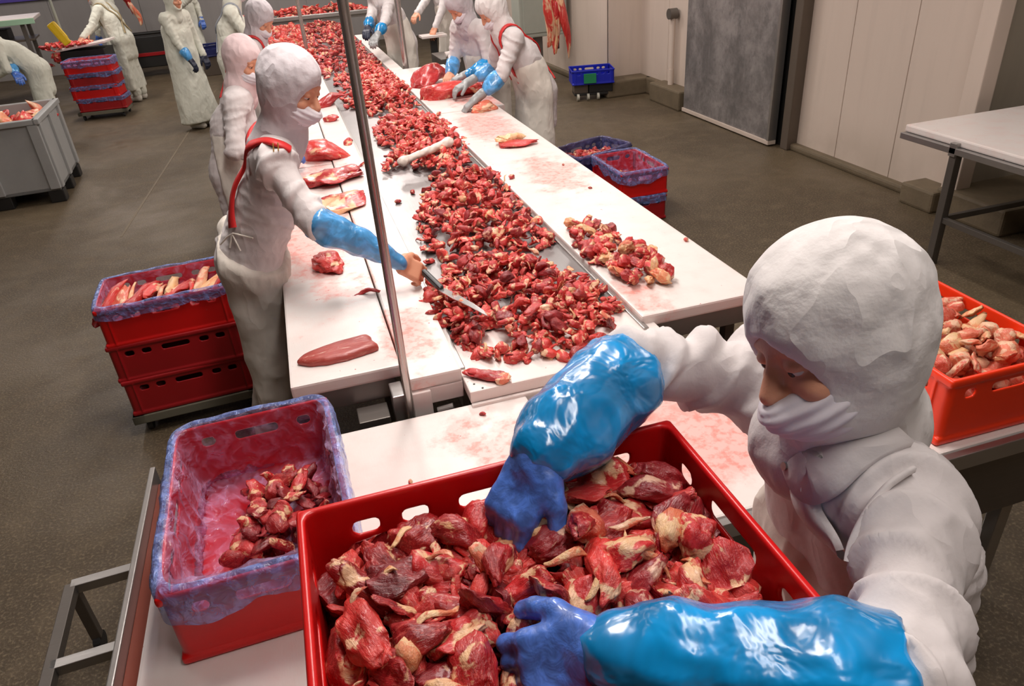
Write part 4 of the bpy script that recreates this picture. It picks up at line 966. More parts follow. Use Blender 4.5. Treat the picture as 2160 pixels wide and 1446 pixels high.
piece(770, 345, ZB+.02, .05, 'strip', 'meat', 'thin red scrap on the guard strip behind the pole', .4, sc=(.05, .06, .06), seed=1)
piece(690, 215, ZB+.03, .1, 'muscle', 'meat', 'dark cut past the face of the strap worker', .4, sc=(.16, .16, .12), seed=0)
piece(700, 250, ZB+.02, .1, 'lump', 'meat_pale', 'small red piece beside the mask of the strap worker', .9, sc=(.07, .07, .05), seed=2)
piece(1028, 790, ZC+.015, .05, 'slab', 'meat', 'dark pointed piece on the white end plate of the belt', math.radians(-35), sc=(.075, .045, .05), seed=0, name='meat_scrap')
piece(1062, 797, ZC+.015, .05, 'lump', 'pale_trim', 'pale curl of fat on the white end plate of the belt', 1.0, sc=(.035, .03, .025), seed=2, name='fat_trimming', cat='fat')
piece(1000, 690, ZC+.03, .05, 'slab', 'meat', 'dark slice at the near left of the front pile', 1.0, sc=(.05, .04, .04), seed=1, name='meat_scrap')
# heap on the front-right board
poly = wpoly([(1200, 478), (1262, 478), (1330, 520), (1395, 545), (1412, 592), (1335, 603), (1290, 575), (1245, 545), (1208, 515)], ZB+.01)
stuff_heap('heap_base', 'small trimmings at the base of the right board heap', 'meat', [(x, y, ZB+.012+min(.02, .4*edge_dist(poly, x, y))) for x, y in scatter(poly, 80, .016)], .026, KINDS5, 'meat', 3)
for (x, y) in scatter(poly, 44, .026):
    lay('board_trimming', '{} {} chunk in the right board heap'+part_of(poly, x, y), 'meat', 'heap of meat on the right board', (x, y, ZB+.022+min(.035, .5*edge_dist(poly, x, y))+rnd.uniform(0, .01)), .040, ['lump', 'muscle', 'lump', 'slab'], ['meat', 'meat', 'meat', 'meat_pale', 'fat'], 4, .5)
piece(1382, 560, ZB+.03, .05, 'slab', 'meat', 'dark wedge of meat at the right end of the heap on the right board', .6, sc=(.06, .05, .07), seed=2)
for (u, v, s_, lab) in ((1447, 505, .016, 'round scrap of meat alone near the outer edge of the right board'), (1080, 373, .024, 'round red scrap on the right board beside the belt'), (1188, 347, .010, 'tiny dark scrap in the middle of the right board'),
                        (1160, 497, .026, 'pale scrap hanging over the inner edge of the right board'), (1245, 396, .011, 'tiny scrap in the smear on the right board'), (925, 240, .028, 'small scrap on the inner edge of the far right board'),
                        (866, 1015, .010, 'tiny red crumb on the front table behind the heaped crate'), (1018, 872, .011, 'dark red crumb below the belt end on the front table'), (870, 330, .02, 'red scrap at the foot of the long bone pile'), (870, 405, .022, 'lone red scrap on the bare belt left of the second pile'), (840, 425, .02, 'dark scrap near the left rail of the belt')):
    zz_ = ZT if v > 850 else (ZC if u in (870, 840) else ZB); piece(u, v, zz_+s_*.4, s_, 'lump', 'meat', lab, sub=3, name='meat_scrap')
piece(1075, 290, ZB+.03, .1, 'flap', 'fat', 'yellow fatty cut on the right board in front of the right-hand worker', math.radians(20), sc=(.10, .12, .12), seed=0)
piece(1095, 302, ZB+.015, .1, 'slab', 'meat_pale', 'ragged red edge of meat under the yellow fatty cut', math.radians(-12), sc=(.16, .08, .06), seed=2)
piece(905, 165, ZB+.05, .1, 'muscle', 'meat', 'large marbled cut on the far right board', math.radians(35), sc=(.22, .30, .22), seed=1)
piece(960, 190, ZB+.04, .1, 'muscle', 'meat_pale', 'long red cut held by the two workers on the right board', math.radians(15), sc=(.34, .22, .18), seed=2)
piece(1010, 180, ZB+.05, .1, 'slab', 'meat_pale', 'raised flap of the cut under the gloves of the two workers', math.radians(50), sc=(.16, .13, .2), seed=0)
piece(1020, 225, ZB+.03, .1, 'lump', 'pale_trim', 'pale fatty piece beside the glove of the right-hand worker', .2, sc=(.12, .09, .07), seed=1)
# a long bone in the third pile
bn = SDF(.004); a = atz(850, 340, ZC+.09); b = atz(945, 300, ZC+.12); bn.cone(a, b, .020, .024, .01); bn.ell(a, (.034, .03, .026)); bn.ell(b, (.036, .032, .03)); v, f = bn.mesh(); v = displace(v, f, lambda q: noise3(q*40)*.004)
o = obj('leg_bone', mesh_from('leg_bone', v-a, f, M['bone'])); o.location = tuple(a); tag(o, 'long pale leg bone lying on the third pile of the belt', 'bone')
# ================================================================== LEFT CRATE STACK
SX, SY = -.765, 3.60; SR = math.radians(3)
def dolly(label, loc, rz, m='dolly', z=.115, L=.61, W=.41):
    t = thing('crate_dolly', label, 'dolly', loc, rz); mb = MB()
    for s_ in (-1, 1):
        mb.b2((-L/2, s_*(W/2-.03)-.03, z-.045), (L/2, s_*(W/2-.03)+.03, z), .004); mb.b2((s_*(L/2-.03)-.03, -W/2, z-.045), (s_*(L/2-.03)+.03, W/2, z), .004)
    mb.build('deck', M[m], t)
    for sx in (-1, 1):
        for sy in (-1, 1):
            mb = MB(); mb.tube((sx*(L/2-.06)-.012, sy*(W/2-.06), .034), (sx*(L/2-.06)+.012, sy*(W/2-.06), .034), .033, seg=18); mb.build('caster', M['rubber'], t)
    return t
dolly('grey-green dolly under the three-crate red stack beside the strap worker', (SX, SY, 0), SR)
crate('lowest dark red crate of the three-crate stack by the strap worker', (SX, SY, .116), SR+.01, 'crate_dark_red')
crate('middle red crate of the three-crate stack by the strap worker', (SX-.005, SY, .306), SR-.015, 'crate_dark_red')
crate('top red crate of the three-crate stack, full of ribs', (SX, SY+.003, .496), SR, 'crate_red')
liner('thin violet bag folded over the rib crate of the left stack', (SX, SY+.003, .498), SR, seed=5, n=300, amp=.007, hang=.045, depth=.12)
G = 'pale ribs in the top crate of the left stack'
for i in range(12):
    x = -.25+.046*i; o = obj('rib_piece', chunk_mesh(['muscle', 'slab', 'strip'][i % 3], i % 3, ['meat_pale', 'pale_trim', 'fat', 'meat_pale'][i % 4], 3)); tag(o, '%s rib piece from the left in the top crate of the left stack' % ('first second third fourth fifth sixth seventh eighth ninth tenth eleventh twelfth'.split()[i]), 'meat', G)
    c, s_ = math.cos(SR), math.sin(SR); yy = rnd.uniform(-.03, .03); o.location = (SX+x*c-yy*s_, SY+x*s_+yy*c, .655+rnd.uniform(-.01, .015)); o.scale = (.15, .055, .075); o.rotation_euler = (rnd.uniform(-.3, .3), rnd.uniform(-.25, .25), 1.35+rnd.uniform(-.3, .3))
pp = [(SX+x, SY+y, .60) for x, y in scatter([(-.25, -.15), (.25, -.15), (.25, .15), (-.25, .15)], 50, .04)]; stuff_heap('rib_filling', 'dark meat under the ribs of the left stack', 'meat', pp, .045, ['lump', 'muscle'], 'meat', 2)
mb = MB(); mb.b2((-.03, -.008, 0), (.03, .008, .004), .001)

# crates on the floor at the right of the belt
RX, RY = 2.43, 5.20
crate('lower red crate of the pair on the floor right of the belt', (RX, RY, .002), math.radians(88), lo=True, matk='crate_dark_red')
liner('bag edge squeezed between the two red crates on the floor', (RX, RY, .004), math.radians(88), seed=9, n=160, amp=.006, hang=.05, depth=.1)
crate('upper red crate with a blue bag on the floor right of the belt', (RX, RY, .206), math.radians(90), lo=True)
liner('loose blue bag billowing over the upper red floor crate', (RX, RY, .209), math.radians(90), seed=11, n=240, amp=.018, hang=.07, depth=.17, hemv=.05)
stuff_heap('meat_filling', 'few red scraps at the bottom of the upper floor crate', 'meat', [(RX+x, RY+y, .25) for x, y in scatter([(-.13, -.24), (.13, -.24), (.13, .24), (-.13, .24)], 46, .035)], .035, KINDS5, 'meat', 2)
crate('dark crate with red meat on the floor behind the bagged red crate', (2.36, 5.80, .18), math.radians(20), 'crate_navy', lo=True)
crate('dark crate underneath the meat crate on the floor', (2.36, 5.80, .002), math.radians(20), 'crate_navy', lo=True)
liner('dark bag lining the crate behind the bagged red crate', (2.36, 5.80, .184), math.radians(20), 'liner_dark', seed=4, n=200, amp=.010, depth=.10)
stuff_heap('meat_filling', 'red meat filling the dark floor crate', 'meat', [(2.36+x, 5.8+y, .315) for x, y in scatter([(-.22, -.1), (.22, -.1), (.22, .13), (-.22, .13)], 60, .03)], .04, KINDS5, 'meat', 2)

# stack of crates far left
BX, BY, BR = -2.62, 12.36, math.radians(-4)
dolly('dolly beneath the far red crate stack', (BX, BY, 0), BR, L=.66, W=.46)
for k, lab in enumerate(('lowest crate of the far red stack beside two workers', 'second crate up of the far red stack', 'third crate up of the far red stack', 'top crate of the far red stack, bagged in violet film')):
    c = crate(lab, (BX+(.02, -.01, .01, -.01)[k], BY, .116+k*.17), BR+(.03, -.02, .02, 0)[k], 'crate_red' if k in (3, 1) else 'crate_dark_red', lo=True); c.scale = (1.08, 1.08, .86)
    liner(('bag edge over the lowest far crate', 'bag edge over the second far crate', 'bag edge over the third far crate', 'violet bag over the top far crate')[k], (BX+(.02, -.01, .01, -.01)[k], BY, .118+k*.17), BR, seed=20+k, n=120, amp=.008, hang=.06+.04*(k == 3), depth=.1, sc=(1.08, 1.08, .86))
tt = thing('trimming_table', 'tilted white board on a black box where the far strap worker cuts', 'table', (-2.75, 12.95, 0), math.radians(-8))
mb = MB(); mb.box((0, 0, .93), (.75, .5, .03), .006, Matrix.Rotation(-.10, 3, 'Y')); mb.build('board', M['hdpe'], tt)
mb = MB(); mb.b2((-.30, -.22, .70), (.32, .22, .88), .01); mb.build('black_box', M['black'], tt)
for sx in (-1, 1):
    for sy in (-1, 1): mb = MB(); mb.b2((sx*.28-.02, sy*.18-.02, 0), (sx*.28+.02, sy*.18+.02, .70), .003); mb.build('leg', M['steel_dark'], tt)
stuff_heap('meat_heap', 'orange-red meat on the tilted board of the far strap worker', 'meat', [(-2.95+x, 12.85+y, .97) for x, y in scatter([(-.3, -.15), (.3, -.15), (.3, .2), (-.3, .2)], 30, .06)], .07, KINDS5, 'meat_pale', 2)
stuff_heap('meat_heap', 'meat hanging over the left end of the tilted board', 'meat', [(-3.2+rnd.uniform(-.1, .15), 12.8+rnd.uniform(-.1, .1), .72+.03*k) for k in range(9)], .08, KINDS5, 'meat', 2)

# grey pallet bin
bn = thing('pallet_bin', 'big grey plastic pallet bin full of meat on the left', 'bin', (-2.86, 8.48, 0), math.radians(3))
bw, bd, bh, tk = 1.04, 1.08, .80, .035
mb = MB(); mb.b2((-bw/2, -bd/2, .12), (bw/2, bd/2, .16), .008)
for s_ in (-1, 1):
    mb.b2((s_*(bw/2-tk/2)-tk/2, -bd/2, .12), (s_*(bw/2-tk/2)+tk/2, bd/2, bh), .008); mb.b2((-bw/2, s_*(bd/2-tk/2)-tk/2, .12), (bw/2, s_*(bd/2-tk/2)+tk/2, bh), .008)
mb.build('bin_body', M['bin'], bn)
mb = MB()
for s_ in (-1, 1):
    mb.b2((s_*(bw/2)-.03, -bd/2-.03, bh-.05), (s_*(bw/2)+.03, bd/2+.03, bh), .008); mb.b2((-bw/2, s_*(bd/2)-.03, bh-.05), (bw/2, s_*(bd/2)+.03, bh), .008)
mb.build('rim', M['bin'], bn)
for s_ in (-1, 1):
    for x in (-.48, 0, .48): mb = MB(); mb.b2((x-.045, s_*bd/2-.02*(s_ < 0)-.005, .14), (x+.045, s_*bd/2+.025, bh-.051), .006); mb.build('rib', M['bin'], bn)
    for y in (-.48, 0, .48): mb = MB(); mb.b2((s_*bw/2-.02, y-.045, .14), (s_*bw/2+.025, y+.045, bh-.051), .006); mb.build('rib', M['bin'], bn)
for x in (-.46, 0, .46):
    for y in (-.46, 0, .46): mb = MB(); mb.b2((x-.07, y-.07, 0), (x+.07, y+.07, .119), .01); mb.build('foot', M['black'], bn)
stuff_heap('meat_filling', 'meat packed inside the grey pallet bin', 'meat', [(-2.86+x, 8.48+y, .60+rnd.uniform(0, .06)) for x, y in scatter([(-.45, -.46), (.45, -.46), (.45, .46), (-.45, .46)], 90, .07)], .10, ['lump', 'muscle'], 'meat_pale', 2)
for x, y in scatter([(-.42, -.43), (.42, -.43), (.42, .43), (-.42, .43)], 26, .12):
    lay('bin_cut', '{} {} cut heaped in the grey pallet bin'+part_of([(-3.28, 8.05), (-2.44, 8.91)], -2.86+x, 8.48+y), 'meat', 'cuts in the grey pallet bin', (-2.86+x, 8.48+y, .69+rnd.uniform(0, .04)), .11, ['lump', 'muscle', 'slab'], ['pale_trim', 'meat_pale', 'fat'], 3)
mc = thing('machine_cabinet', 'grey-green machine cabinet behind the pallet bin', 'cabinet', (-3.75, 9.9, 0))
mb = MB(); mb.b2((-.40, -.3, .08), (.40, .3, 1.15), .02); mb.build('housing', M['cabinet'], mc); mb = MB(); mb.b2((-.30, -.312, .25), (.30, -.301, 1.0), .004); mb.build('door', M['cabinet'], mc)
mb = MB(); mb.b2((.22, -.33, .6), (.25, -.313, .72), .004); mb.build('handle', M['black'], mc.children[1])
mb = MB(); mb.b2((-.42, -.32, 1.152), (.42, .32, 1.17), .006); mb.build('top_plate', M['steel'], mc)
for sx in (-1, 1):
    for sy in (-1, 1): mb = MB(); mb.tube((sx*.34, sy*.24, 0), (sx*.34, sy*.24, .079), .025); mb.build('foot', M['black'], mc)
a = atz(175, 262, 0)
# far left: pale long table, violet window, yellow holder on a pole
lt2 = thing('packing_table', 'long raised pale green-white table at the far left', 'table', (-4.75, 14.5, 0), math.radians(8))
mb = MB(); mb.b2((-1.3, -.5, 1.24), (1.1, .6, 1.29), .01); mb.build('table_top', M['hdpe'], lt2)
mb = MB(); mb.b2((-1.3, -.53, 1.20), (1.1, -.505, 1.28), .005); mb.build('green_edge', M['green_pale'], lt2)
for sx in (-1.2, .9):
    for sy in (-.38, .38): mb = MB(); mb.b2((sx-.03, sy-.03, 0), (sx+.03, sy+.03, 1.239), .004); mb.build('leg', M['steel_dark'], lt2)
mb = MB(); mb.b2((-1.2, -.40, .95), (1.0, .40, .98), .005); mb.build('shelf', M['frame_dark'], lt2)
for x in (-.9, -.2, .5): mb = MB(); mb.b2((x-.16, -.30, .981), (x+.16, .2, 1.14), .01); mb.build('tray', M['black'], lt2)
wn = thing('window_1', 'violet-framed window over the far left table', 'window', (-4.55, 17.55, 1.38)); wn['kind'] = 'structure'
mb = MB(); mb.b2((-.7, -.03, 0), (.7, .04, .06), .004); mb.b2((-.7, -.03, .9), (.7, .04, .96), .004); mb.b2((-.7, -.03, .06), (-.64, .04, .9), .004); mb.b2((.64, -.03, .06), (.7, .04, .9), .004); mb.build('window_frame', M['purple'], wn)
mb = MB(); mb.b2((-.64, .0, .06), (.64, .02, .9)); mb.build('pane', M['window_lit'], wn)
a = aty(103, -5, 11.4); b = aty(140, 96, 11.4)
hp = thing('hanging_holder', 'bright yellow knife holder hanging on a slim pole at the far left', 'holder', (b[0], b[1], 0)); mb = MB(); mb.tube((0, 0, b[2]), tuple((a-b)*3.0+V(0, 0, b[2])), .018, seg=14); mb.build('pole', M['cabinet'], hp)
p = aty(124, 66, 11.35); mb = MB(); mb.box((p[0]-b[0], p[1]-b[1]-.06, p[2]), (.12, .06, .24), .03, Matrix.Rotation(-.45, 3, 'Y')); mb.box((p[0]-b[0]+.05, p[1]-b[1]-.07, p[2]-.10), (.10, .05, .12), .02, Matrix.Rotation(-.45, 3, 'Y')); mb.build('holder', M['yellow'], hp)
# rack with hanging meat at the back
rk = thing('meat_rack', 'black tubular rack with hanging meat by the back wall', 'rack', (-2.30, 15.9, 0))
for (a, b) in (((-.55, 0, 0), (-.62, 0, 1.42)), ((.48, 0, 0), (.48, 0, 1.42)), ((-.62, 0, 1.42), (.48, 0, 1.42)), ((-.58, 0, .75), (.48, 0, .75)), ((-.55, .5, 0), (-.55, .5, 1.42)), ((.48, .5, 0), (.48, .5, 1.42)), ((-.62, 0, 1.42), (-.55, .5, 1.42)), ((.48, 0, 1.42), (.48, .5, 1.42))):
    mb = MB(); mb.tube(a, b, .028, seg=12); mb.build('tube', M['black'], rk)
mb = MB(); mb.b2((-.52, .0, .16), (.45, .5, .70), .02); mb.build('bin_box', M['black'], rk); mb = MB(); mb.b2((-.53, -.02, .36), (.46, .02, .42), .005); mb.build('red_band', M['crate_dark_red'], rk)
for i, (x, z, s_) in enumerate(((-.18, 1.40, .30), (-.05, 1.10, .22))):
    o = obj('hanging_cut', chunk_mesh('muscle', i, 'meat' if i == 0 else 'pale_trim', 3)); tag(o, ('dark red cut hanging above the black rack', 'pale pink cut hanging inside the black rack')[i], 'meat'); o.location = (-2.30+x, 15.80, z); o.scale = (s_, s_*.6, s_*.6); o.rotation_euler = (0, 1.45, .3)
o = crate('navy crate on a stand by the back wall', (-1.15, 15.3, .32), .2, 'crate_navy', lo=True)
mb = MB(); mb.b2((-1.40, 15.12, 0), (-.90, 15.48, .318), .01); st = mb.build('crate_stand', M['frame_dark']); tag(st, 'dark stand under the navy crate by the back wall', 'stand')
# blue crate on a small wheeled dolly
crate('bright blue crate with a green panel by the wall kerb', (3.80, 9.30, .20), math.radians(-14), 'crate_blue', lo=True).scale = (.92, 1, .92)
mb = MB(); mb.box((0, 0, 0), (.16, .012, .12), .004); gp = mb.build('green_panel', M['green']); gp.location = (3.70, 9.095, .285); gp.rotation_euler = (0, 0, math.radians(-14)); tag(gp, 'green panel on the front of the bright blue crate', 'panel')
dl = thing('wheeled_base', 'black base with pale wheels under the bright blue crate', 'dolly', (3.80, 9.30, 0), math.radians(-14))
mb = MB(); mb.b2((-.05, -.14, .09), (.26, .16, .198), .01); mb.build('deck', M['black'], dl)
for x in (-.2, -.07, .06): mb = MB(); mb.tube((x-.01, -.15, .045), (x+.02, -.15, .045), .042, seg=16); mb.build('wheel', M['wheel_pale'], dl)
mb = MB(); mb.b2((-.24, -.14, .06), (.20, .12, .089), .004); mb.build('axle_plate', M['black'], dl); mb = MB(); mb.b2((-.24, -.12, .089), (-.06, .12, .198), .004); mb.build('spacer', M['frame_dark'], dl)
# hanging meat strips and cabinet at the right back
for i, (dx, ln, sd) in enumerate(((-.08, .36, 0), (-.02, .40, 1), (.05, .38, 2), (.10, .42, 0), (.02, .30, 2), (-.05, .30, 1))):
    p = aty(1172, 50, 8.9); o = obj('hanging_meat', chunk_mesh('muscle', sd, ('meat_pale', 'meat', 'pale_trim')[i % 3], 4)); tag(o, '%s meat strip from the left hanging on the hook by the cabinet' % ('leftmost third fourth last fifth second'.split()[i]), 'meat', 'meat strips on the hook by the cabinet')
    o.location = (p[0]+dx, p[1]+(i % 3)*.03, p[2]+.06-.02*(i % 3)); o.scale = (ln, .13, .13); o.rotation_euler = (.4*i, 1.5+.05*(i % 3), .2)
p = aty(1172, -40, 8.9); hk = thing('meat_hook', 'steel hook rail carrying the hanging meat strips', 'hook', (p[0], p[1]+.02, 1.3)); mb = MB(); mb.tube((0, 0, 0), (0, 0, CEIL-1.3), .008, seg=10); mb.build('hook_rod', M['steel'], hk)
mb = MB(); mb.b2((-.15, -.01, -.02), (.15, .01, .0), .003); mb.build('cross_bar', M['steel'], hk)
kc = thing('control_cabinet', 'grey-green control cabinet behind the hanging meat', 'cabinet', (3.72, 10.9, 0)); mb = MB(); mb.b2((-.42, -.18, .62), (.30, .18, 1.7), .02); mb.build('housing', M['cabinet'], kc)
mb = MB(); mb.b2((-.36, -.195, .68), (.24, -.181, 1.62), .005); mb.build('door', M['cabinet'], kc); mb = MB(); mb.b2((-.16, -.05, 0), (-.04, .05, .619), .004); mb.build('leg', M['steel_dark'], kc); mb = MB(); mb.b2((.12, -.1, .42), (.2, .0, .60), .01); mb.build('socket_box', M['black'], kc)
wp = thing('wall_valve', 'white wall pipe with a round metal valve in the recess beside the steel door', 'pipe', (4.50, 8.45, 0)); mb = MB(); mb.tube((0, 0, .4), (0, 0, 1.0), .03, seg=16); mb.build('pipe', M['wall'], wp, smooth=True)
mb = MB(); mb.tube((-.06, 0, 1.02), (.04, 0, 1.02), .06, seg=20); mb.build('valve', M['steel_dark'], wp, smooth=True); mb = MB(); mb.tube((0, 0, .22), (0, 0, .40), .035, seg=16); mb.build('pipe_foot', M['wall'], wp, smooth=True)
# far cross table with meat and rail behind the belt
ct = thing('cross_table', 'far steel table heaped with orange-red meat across the room', 'table', (.15, 14.2, 0)); mb = MB(); mb.b2((-.9, -.5, .86), (1.6, .6, .90), .006); mb.build('table_top', M['steel'], ct)
for x in (-.8, 1.5):
    for y in (-.4, .5): mb = MB(); mb.b2((x-.03, y-.03, 0), (x+.03, y+.03, .859), .004); mb.build('leg', M['steel_dark'], ct)
mb = MB(); mb.b2((-.9, -.56, .90), (1.6, -.501, .97), .01); mb.build('front_rail', M['steel'], ct)
wheap([(-.6, 13.8), (1.6, 13.8), (1.6, 14.7), (-.6, 14.7)], .92, 260, .07, 'orange-red meat heaped on the far cross table', 'meat_pale', .12, .07)
wheap([(-.15, 8.6), (.34, 8.6), (.34, 12.8), (-.15, 12.8)], .90, 240, .055, 'meat strewn on the far left board', 'meat_pale', .06, .06)
cut_table('farthest white board left of the belt, strewn with meat', -.20, .33, 8.45, 13.0, M['board_left'], legx=(-.10, .22))
# small worktop and knife-sharpening stand behind the right board
sk = thing('sink_unit', 'grey steel trough with a pale roller right of the pole', 'sink', (1.95, 8.9, 0)); mb = MB(); mb.b2((-.25, -.3, .45), (.40, .25, .80), .01); mb.build('trough', M['steel_dark'], sk)
mb = MB(); mb.tube((-.2, -.32, .84), (.45, -.30, .88), .035, seg=16); mb.build('roller', M['hdpe'], sk, smooth=True)
for x in (-.2, .35): mb = MB(); mb.b2((x-.02, -.02, 0), (x+.02, .02, .449), .003); mb.build('leg', M['steel_dark'], sk)
sb = thing('small_board', 'small white board on a dark stand by the bare-handed worker', 'board', (1.86, 9.75, 0)); mb = MB(); mb.b2((-.16, -.12, .90), (.16, .12, .93), .006); mb.build('board', M['hdpe'], sb); mb = MB(); mb.b2((-.04, -.04, 0), (.04, .04, .899), .004); mb.build('post', M['black'], sb)

# ================================================================== PEOPLE
# the strap worker beside the left board
J = dict(pelvis=(-.295, 3.03, .98), chest=(-.15, 2.95, 1.24), neck=(-.06, 2.88, 1.47), head=(.010, 2.83, 1.635), hF=(.72, -.52, -.38),
         shR=(-.10, 2.70, 1.41), elR=(-.01, 2.58, 1.22), wrR=(.265, 2.585, 1.01), hdR=(.75, .05, -.62), hnR=(.35, -.75, .55),
         shL=(-.10, 3.06, 1.42), elL=(-.12, 3.12, 1.18), wrL=(-.07, 2.98, 1.16), hdL=(.6, .1, -.2), hnL=(.3, .2, .9),
         ftR=(-.40, 2.98, 0), ftL=(-.36, 3.22, 0), apron_foot=(-.37, 3.08, .36), apron_back=-.10, roll=.12, scr=.009)
strapw, cs, ap, A1, B1 = person('worker in grey hair net and red back straps reaching a knife over the left board', J, vox=.0085, hvox=.0036, hood='hood_grey', sleeves=('sleeve_light', 'sleeve_light'), bare=(True, False),
       gloves=('glove', 'glove_grey'), curl=(.95, .7), fold=.021, sleeve_r=.052, apron_top=-.02, sleeve_span=(-.04, .98), bust=.98, hem=.36, skirt_r=.135, hood_scale=1.03)
Rt = nrm(V(*J['shR'])-V(*J['shL'])); Fv = nrm(np.cross(V(0, 0, 1), Rt))
# red straps: one round the near shoulder and down the back, one across
ribbon('strap', cs, [aty(612, 300, 2.66)+Fv*.03, aty(585, 275, 2.66), aty(545, 262, 2.70), aty(505, 280, 2.74), aty(482, 310, 2.80), aty(472, 350, 2.84), aty(478, 400, 2.86), aty(492, 440, 2.86), aty(508, 478, 2.86)], .040, M['strap_red'], strapw, B1, off=.012, n=60)
ribbon('strap', cs, [aty(480, 312, 2.86), aty(495, 285, 2.92), aty(512, 258, 2.98), aty(530, 240, 3.02)], .034, M['strap_red'], strapw, B1, off=.012, n=24)
mb = MB(); p = aty(583, 283, 2.6); q, nn = cs.project(p[None], .020); q = q[0]-B1
for k in (-.008, .008): mb.tube(tuple(q+V(k-.002, 0, -.014)), tuple(q+V(k+.002, 0, .014)), .0022, seg=8)
mb.build('strap_buckle', plain('yellow_buckle', (.75, .45, .12), .3, .4), strapw)
tg = aty(455, 573, 2.86); q, nn = ap.project(np.array([aty(448, 560, 2.88), aty(470, 572, 2.86), aty(486, 582, 2.84)]), .004)
mbx = MB(); mbx.bar(tuple(q[0]-B1), tuple(q[1]-B1), .008, .014); mbx.bar(tuple(q[1]-B1), tuple(q[2]-B1), .008, .014); mbx.build('olive_tag', M['strap_brown'], strapw)
# apron strings tied at the back
for pts in ([(505, 490), (500, 505), (495, 520)], [(506, 490), (516, 505), (520, 518)], [(440, 512), (480, 500), (510, 488), (545, 482)]):
    qq, _ = cs.project(np.array([aty(u, v, 2.86) for u, v in pts]), .012); mbx = MB()
    for i in range(len(qq)-1): mbx.tube(tuple(qq[i]-B1), tuple(qq[i+1]-B1), .0035, seg=8)
    mbx.build('apron_string', M['apron'], strapw)
# his knife
kn = thing('boning_knife', 'black-handled knife held over the belt by the strap worker', 'knife', tuple(aty(905, 585, 2.56)))
k0 = aty(893, 572, 2.55); k1 = aty(932, 610, 2.44); k2 = aty(1034, 664, 2.13); B = np.array(kn.location)
mb = MB(); mb.bar(tuple(k0-B), tuple(k1-B), .020, .024, .006); mb.build('handle', M['knife_handle'], kn)
d = nrm(k2-k1); up = nrm(V(0, 0, 1)-d*d[2]); sd_ = np.cross(d, up); Lk = np.linalg.norm(k2-k1); prof = [(0, -.014, .014), (.3, -.016, .014), (.6, -.013, .012), (.85, -.006, .012), (1.0, .010, .0115)]
vs = []; 
for t, lo, hi in prof: c = k1-B+d*Lk*t; vs += [c+sd_*lo+up*.0002, c+sd_*hi+up*.0015, c+sd_*hi-up*.0015]
fs = []; 
for i in range(len(prof)-1):
    for a, b in ((0, 1), (1, 2), (2, 0)): fs.append((i*3+a, i*3+b, (i+1)*3+b, (i+1)*3+a))
fs += [(0, 2, 1), (12, 13, 14)]; obj('blade', mesh_from('blade', np.array(vs), fs, plain('knife_steel', (.78, .76, .76), .18, .8), False), kn)

# the front worker bending over the large red crate
J = dict(pelvis=(.80, .70, .98), chest=(.745, .69, 1.22), neck=(.70, .70, 1.44), head=(.622, .690, 1.590), hF=(-.965, -.06, -.27), roll=-.36,
         shR=(.655, .875, 1.415), elR=(.420, .905, 1.475), wrR=(.228, .765, 1.450), hdR=(-.60, -.30, -.62), hnR=(-.35, -.25, .90),
         shL=(.650, .535, 1.395), elL=(.475, .350, 1.405), wrL=(.205, .492, 1.395), hdL=(-.85, .28, -.30), hnL=(-.35, -.55, .75),
         ftR=(.86, .82, 0), ftL=(.86, .58, 0), scr=.009, hs=.94, apron_back=.03)
frontw, cs2, ap2, A2, B2 = person('front worker in white hood and mask with both blue-gloved hands in the large crate', J, vox=.0065, hvox=.0032, hood='hood', sleeves=('sleeve', 'sleeve'), fold=.025, sleeve_r=.059, apron_top=.17,
       sleeve_span=(-.02, .93), curl=(1.0, 1.05), bust=.94, hem=.4, hood_scale=1.10, shirt_r=.055)
# coat collar flap, press studs
for sg, pts in ((1, [(1548, 872), (1600, 850), (1640, 905), (1592, 915)]),):
    pass
H2 = lambda *p: hloc(A2, V(*J['head']), p)
def lay_band(px, depth, w, off, m, name, n=40, thick=.004):
    P = np.array([atd(u, v, depth) for u, v in px]); return ribbon(name, cs2, P, w, m, frontw, B2, off=off, n=n, thick=thick)
lay_band([(1880, 890), (1820, 930), (1740, 985), (1660, 1010), (1610, 985), (1575, 930)], .96, .075, .012, M['coat'], 'collar')
lay_band([(1690, 1000), (1650, 1080), (1640, 1160), (1650, 1240)], .98, .05, .010, M['coat'], 'lapel')
lay_band([(1940, 960), (1870, 1010), (1800, 1090), (1770, 1180)], .90, .006, .003, M['coat'], 'shoulder_seam', thick=.002)
for (u, v_) in ((1552, 945), (1575, 985), (1545, 905)):
    p = atd(u, v_, 1.0); q, nn = cs2.project(p[None], .014); mb = MB(); mb.tube(tuple(q[0]-B2), tuple(q[0]+nn[0]*.004-B2), .006, seg=14); mb.build('press_stud', M['steel'], frontw)

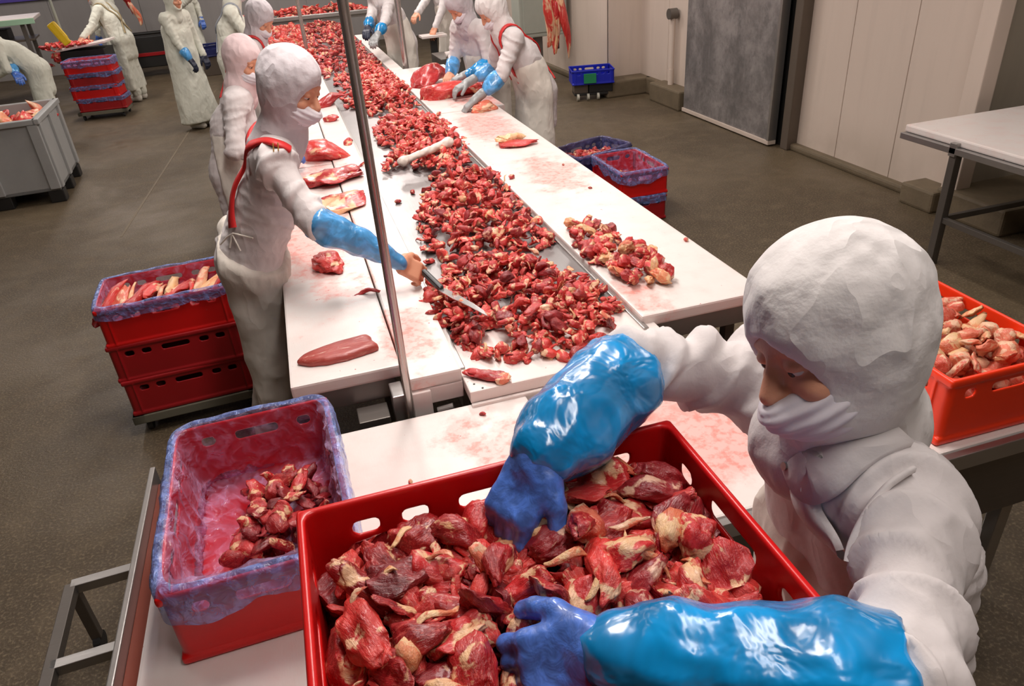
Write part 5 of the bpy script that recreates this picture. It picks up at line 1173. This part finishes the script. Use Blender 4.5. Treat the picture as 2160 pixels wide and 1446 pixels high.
PL = []
def bg(label, hood='hood', **k):
    kp = {a: k.pop(a) for a in ('x', 'y', 'heading', 'lean', 'height', 'hands', 'look', 'side', 'hunch', 'face_down', 'fl') if a in k}
    x = kp.pop('x'); y = kp.pop('y'); hh = kp.pop('heading'); J = pose(x, y, hh, **kp)
    k.setdefault('vox', .014); k.setdefault('hvox', .0075); k.setdefault('fold', .012)
    return person(label, J, hood=hood, **k)
bg('worker in pinkish white hood standing behind the strap worker', 'hood_pink', x=-.42, y=4.75, heading=-5, lean=14, height=1.60, hands=((-.13, 4.5, 1.02), (-.12, 4.9, 1.02)), look=(.75, -.75), face_down=20, sleeves=(None, None), vox=.010, hvox=.005)
bg('worker bending left of the belt with grey hood and dark blue strap', 'hood_grey', x=-.42, y=6.6, heading=-5, lean=24, height=1.70, hands=((-.08, 6.35, 1.02), (-.05, 6.8, 1.0)), look=(.8, -.7), face_down=40, sleeves=('sleeve_light', 'sleeve_light'), straps='strap_red', vox=.011, hvox=.006)
bg('pale worker in a long robe standing alone in the aisle with a black glove', 'coat_far', x=-1.22, y=10.75, heading=-40, lean=4, height=1.62, hands=(tuple(aty(418, 152, 10.45)), None), look=(.7, -.7), face_down=10, sleeves=('sleeve_light', None), gloves=('glove_dark', 'glove_dark'), coat='coat_far', hem=.10, sleeve_span=(.45, .97), mask=None, skirt_r=.19, apron_top=.25)
bg('far worker with crossed olive straps at the tilted board', 'coat_far', x=-2.28, y=13.4, heading=165, lean=18, height=1.66, hands=((-2.75, 13.3, 1.02), (-2.75, 12.95, 1.02)), coat='coat_far', straps='strap_brown', bare=(True, True), gloves=(None, None), hem=.2, face_down=35)
bg('far worker in pale whites behind the crossed-strap worker', 'coat_far', x=-2.62, y=15.0, heading=150, lean=10, height=1.68, coat='coat_far', hem=.2, gloves=('glove', 'glove'))
bg('far worker bending low at the left edge behind the pallet bin', 'coat_far', x=-2.86, y=10.7, heading=195, lean=42, height=1.66, hands=((-2.98, 10.3, .84), (-3.3, 10.5, .9)), coat='coat_far', hem=.15, face_down=55, sleeves=('sleeve_light', None), sleeve_span=(.55, .97), gloves=('glove', 'glove'))
bg('worker across the belt right of the slim pole with blue cuffs and grey gloves', 'hood', x=1.36, y=9.0, heading=200, lean=20, height=1.76, hands=(tuple(aty(770, 84, 8.45)), tuple(aty(793, 82, 8.30))), sleeves=('sleeve', 'sleeve'), sleeve_span=(.35, .8), gloves=('glove_dark', 'glove_grey'), face_down=40)
bg('bare-handed worker in a yellowish apron at the small board', 'hood', x=2.22, y=10.2, heading=195, lean=12, height=1.76, hands=(tuple(aty(863, 58, 9.8)), (1.9, 9.75, 1.0)), bare=(True, True), gloves=(None, None), face_down=40)
bg('worker in grey hair net behind the right board with a long blue sleeve', 'hood_grey', x=1.74, y=6.62, heading=205, lean=20, height=1.64, hands=(tuple(atz(948, 158, .99)), tuple(atz(978, 160, 1.0))), sleeves=('sleeve_light', 'sleeve'), sleeve_span=(.0, .9), gloves=(None, 'glove_grey'), bare=(True, False), face_down=45, vox=.011, hvox=.006)
bg('worker with red collar strap nearest on the right side of the belt', 'hood', x=1.88, y=5.72, heading=182, lean=25, height=1.68, hands=(tuple(atz(985, 175, 1.0)), tuple(atz(1003, 210, .96))), sleeves=('sleeve_light', 'sleeve_light'), sleeve_span=(.05, .55), gloves=('glove_grey', 'glove_grey'), straps='strap_red', face_down=42, vox=.010, hvox=.006)
bg('far worker left of the belt with a green strap', 'coat_far', x=-.55, y=9.2, heading=0, lean=12, height=1.76, coat='coat_far', straps='strap_grey', hands=((-.1, 9.0, 1.0), (-.1, 9.3, 1.0)), gloves=('glove', 'glove'))
bg('farthest worker by the back wall with a blue glove', 'coat_far', x=-1.55, y=15.8, heading=-60, lean=5, height=1.70, hands=((-1.3, 15.5, 1.3), None), coat='coat_far', gloves=('glove', 'glove'))
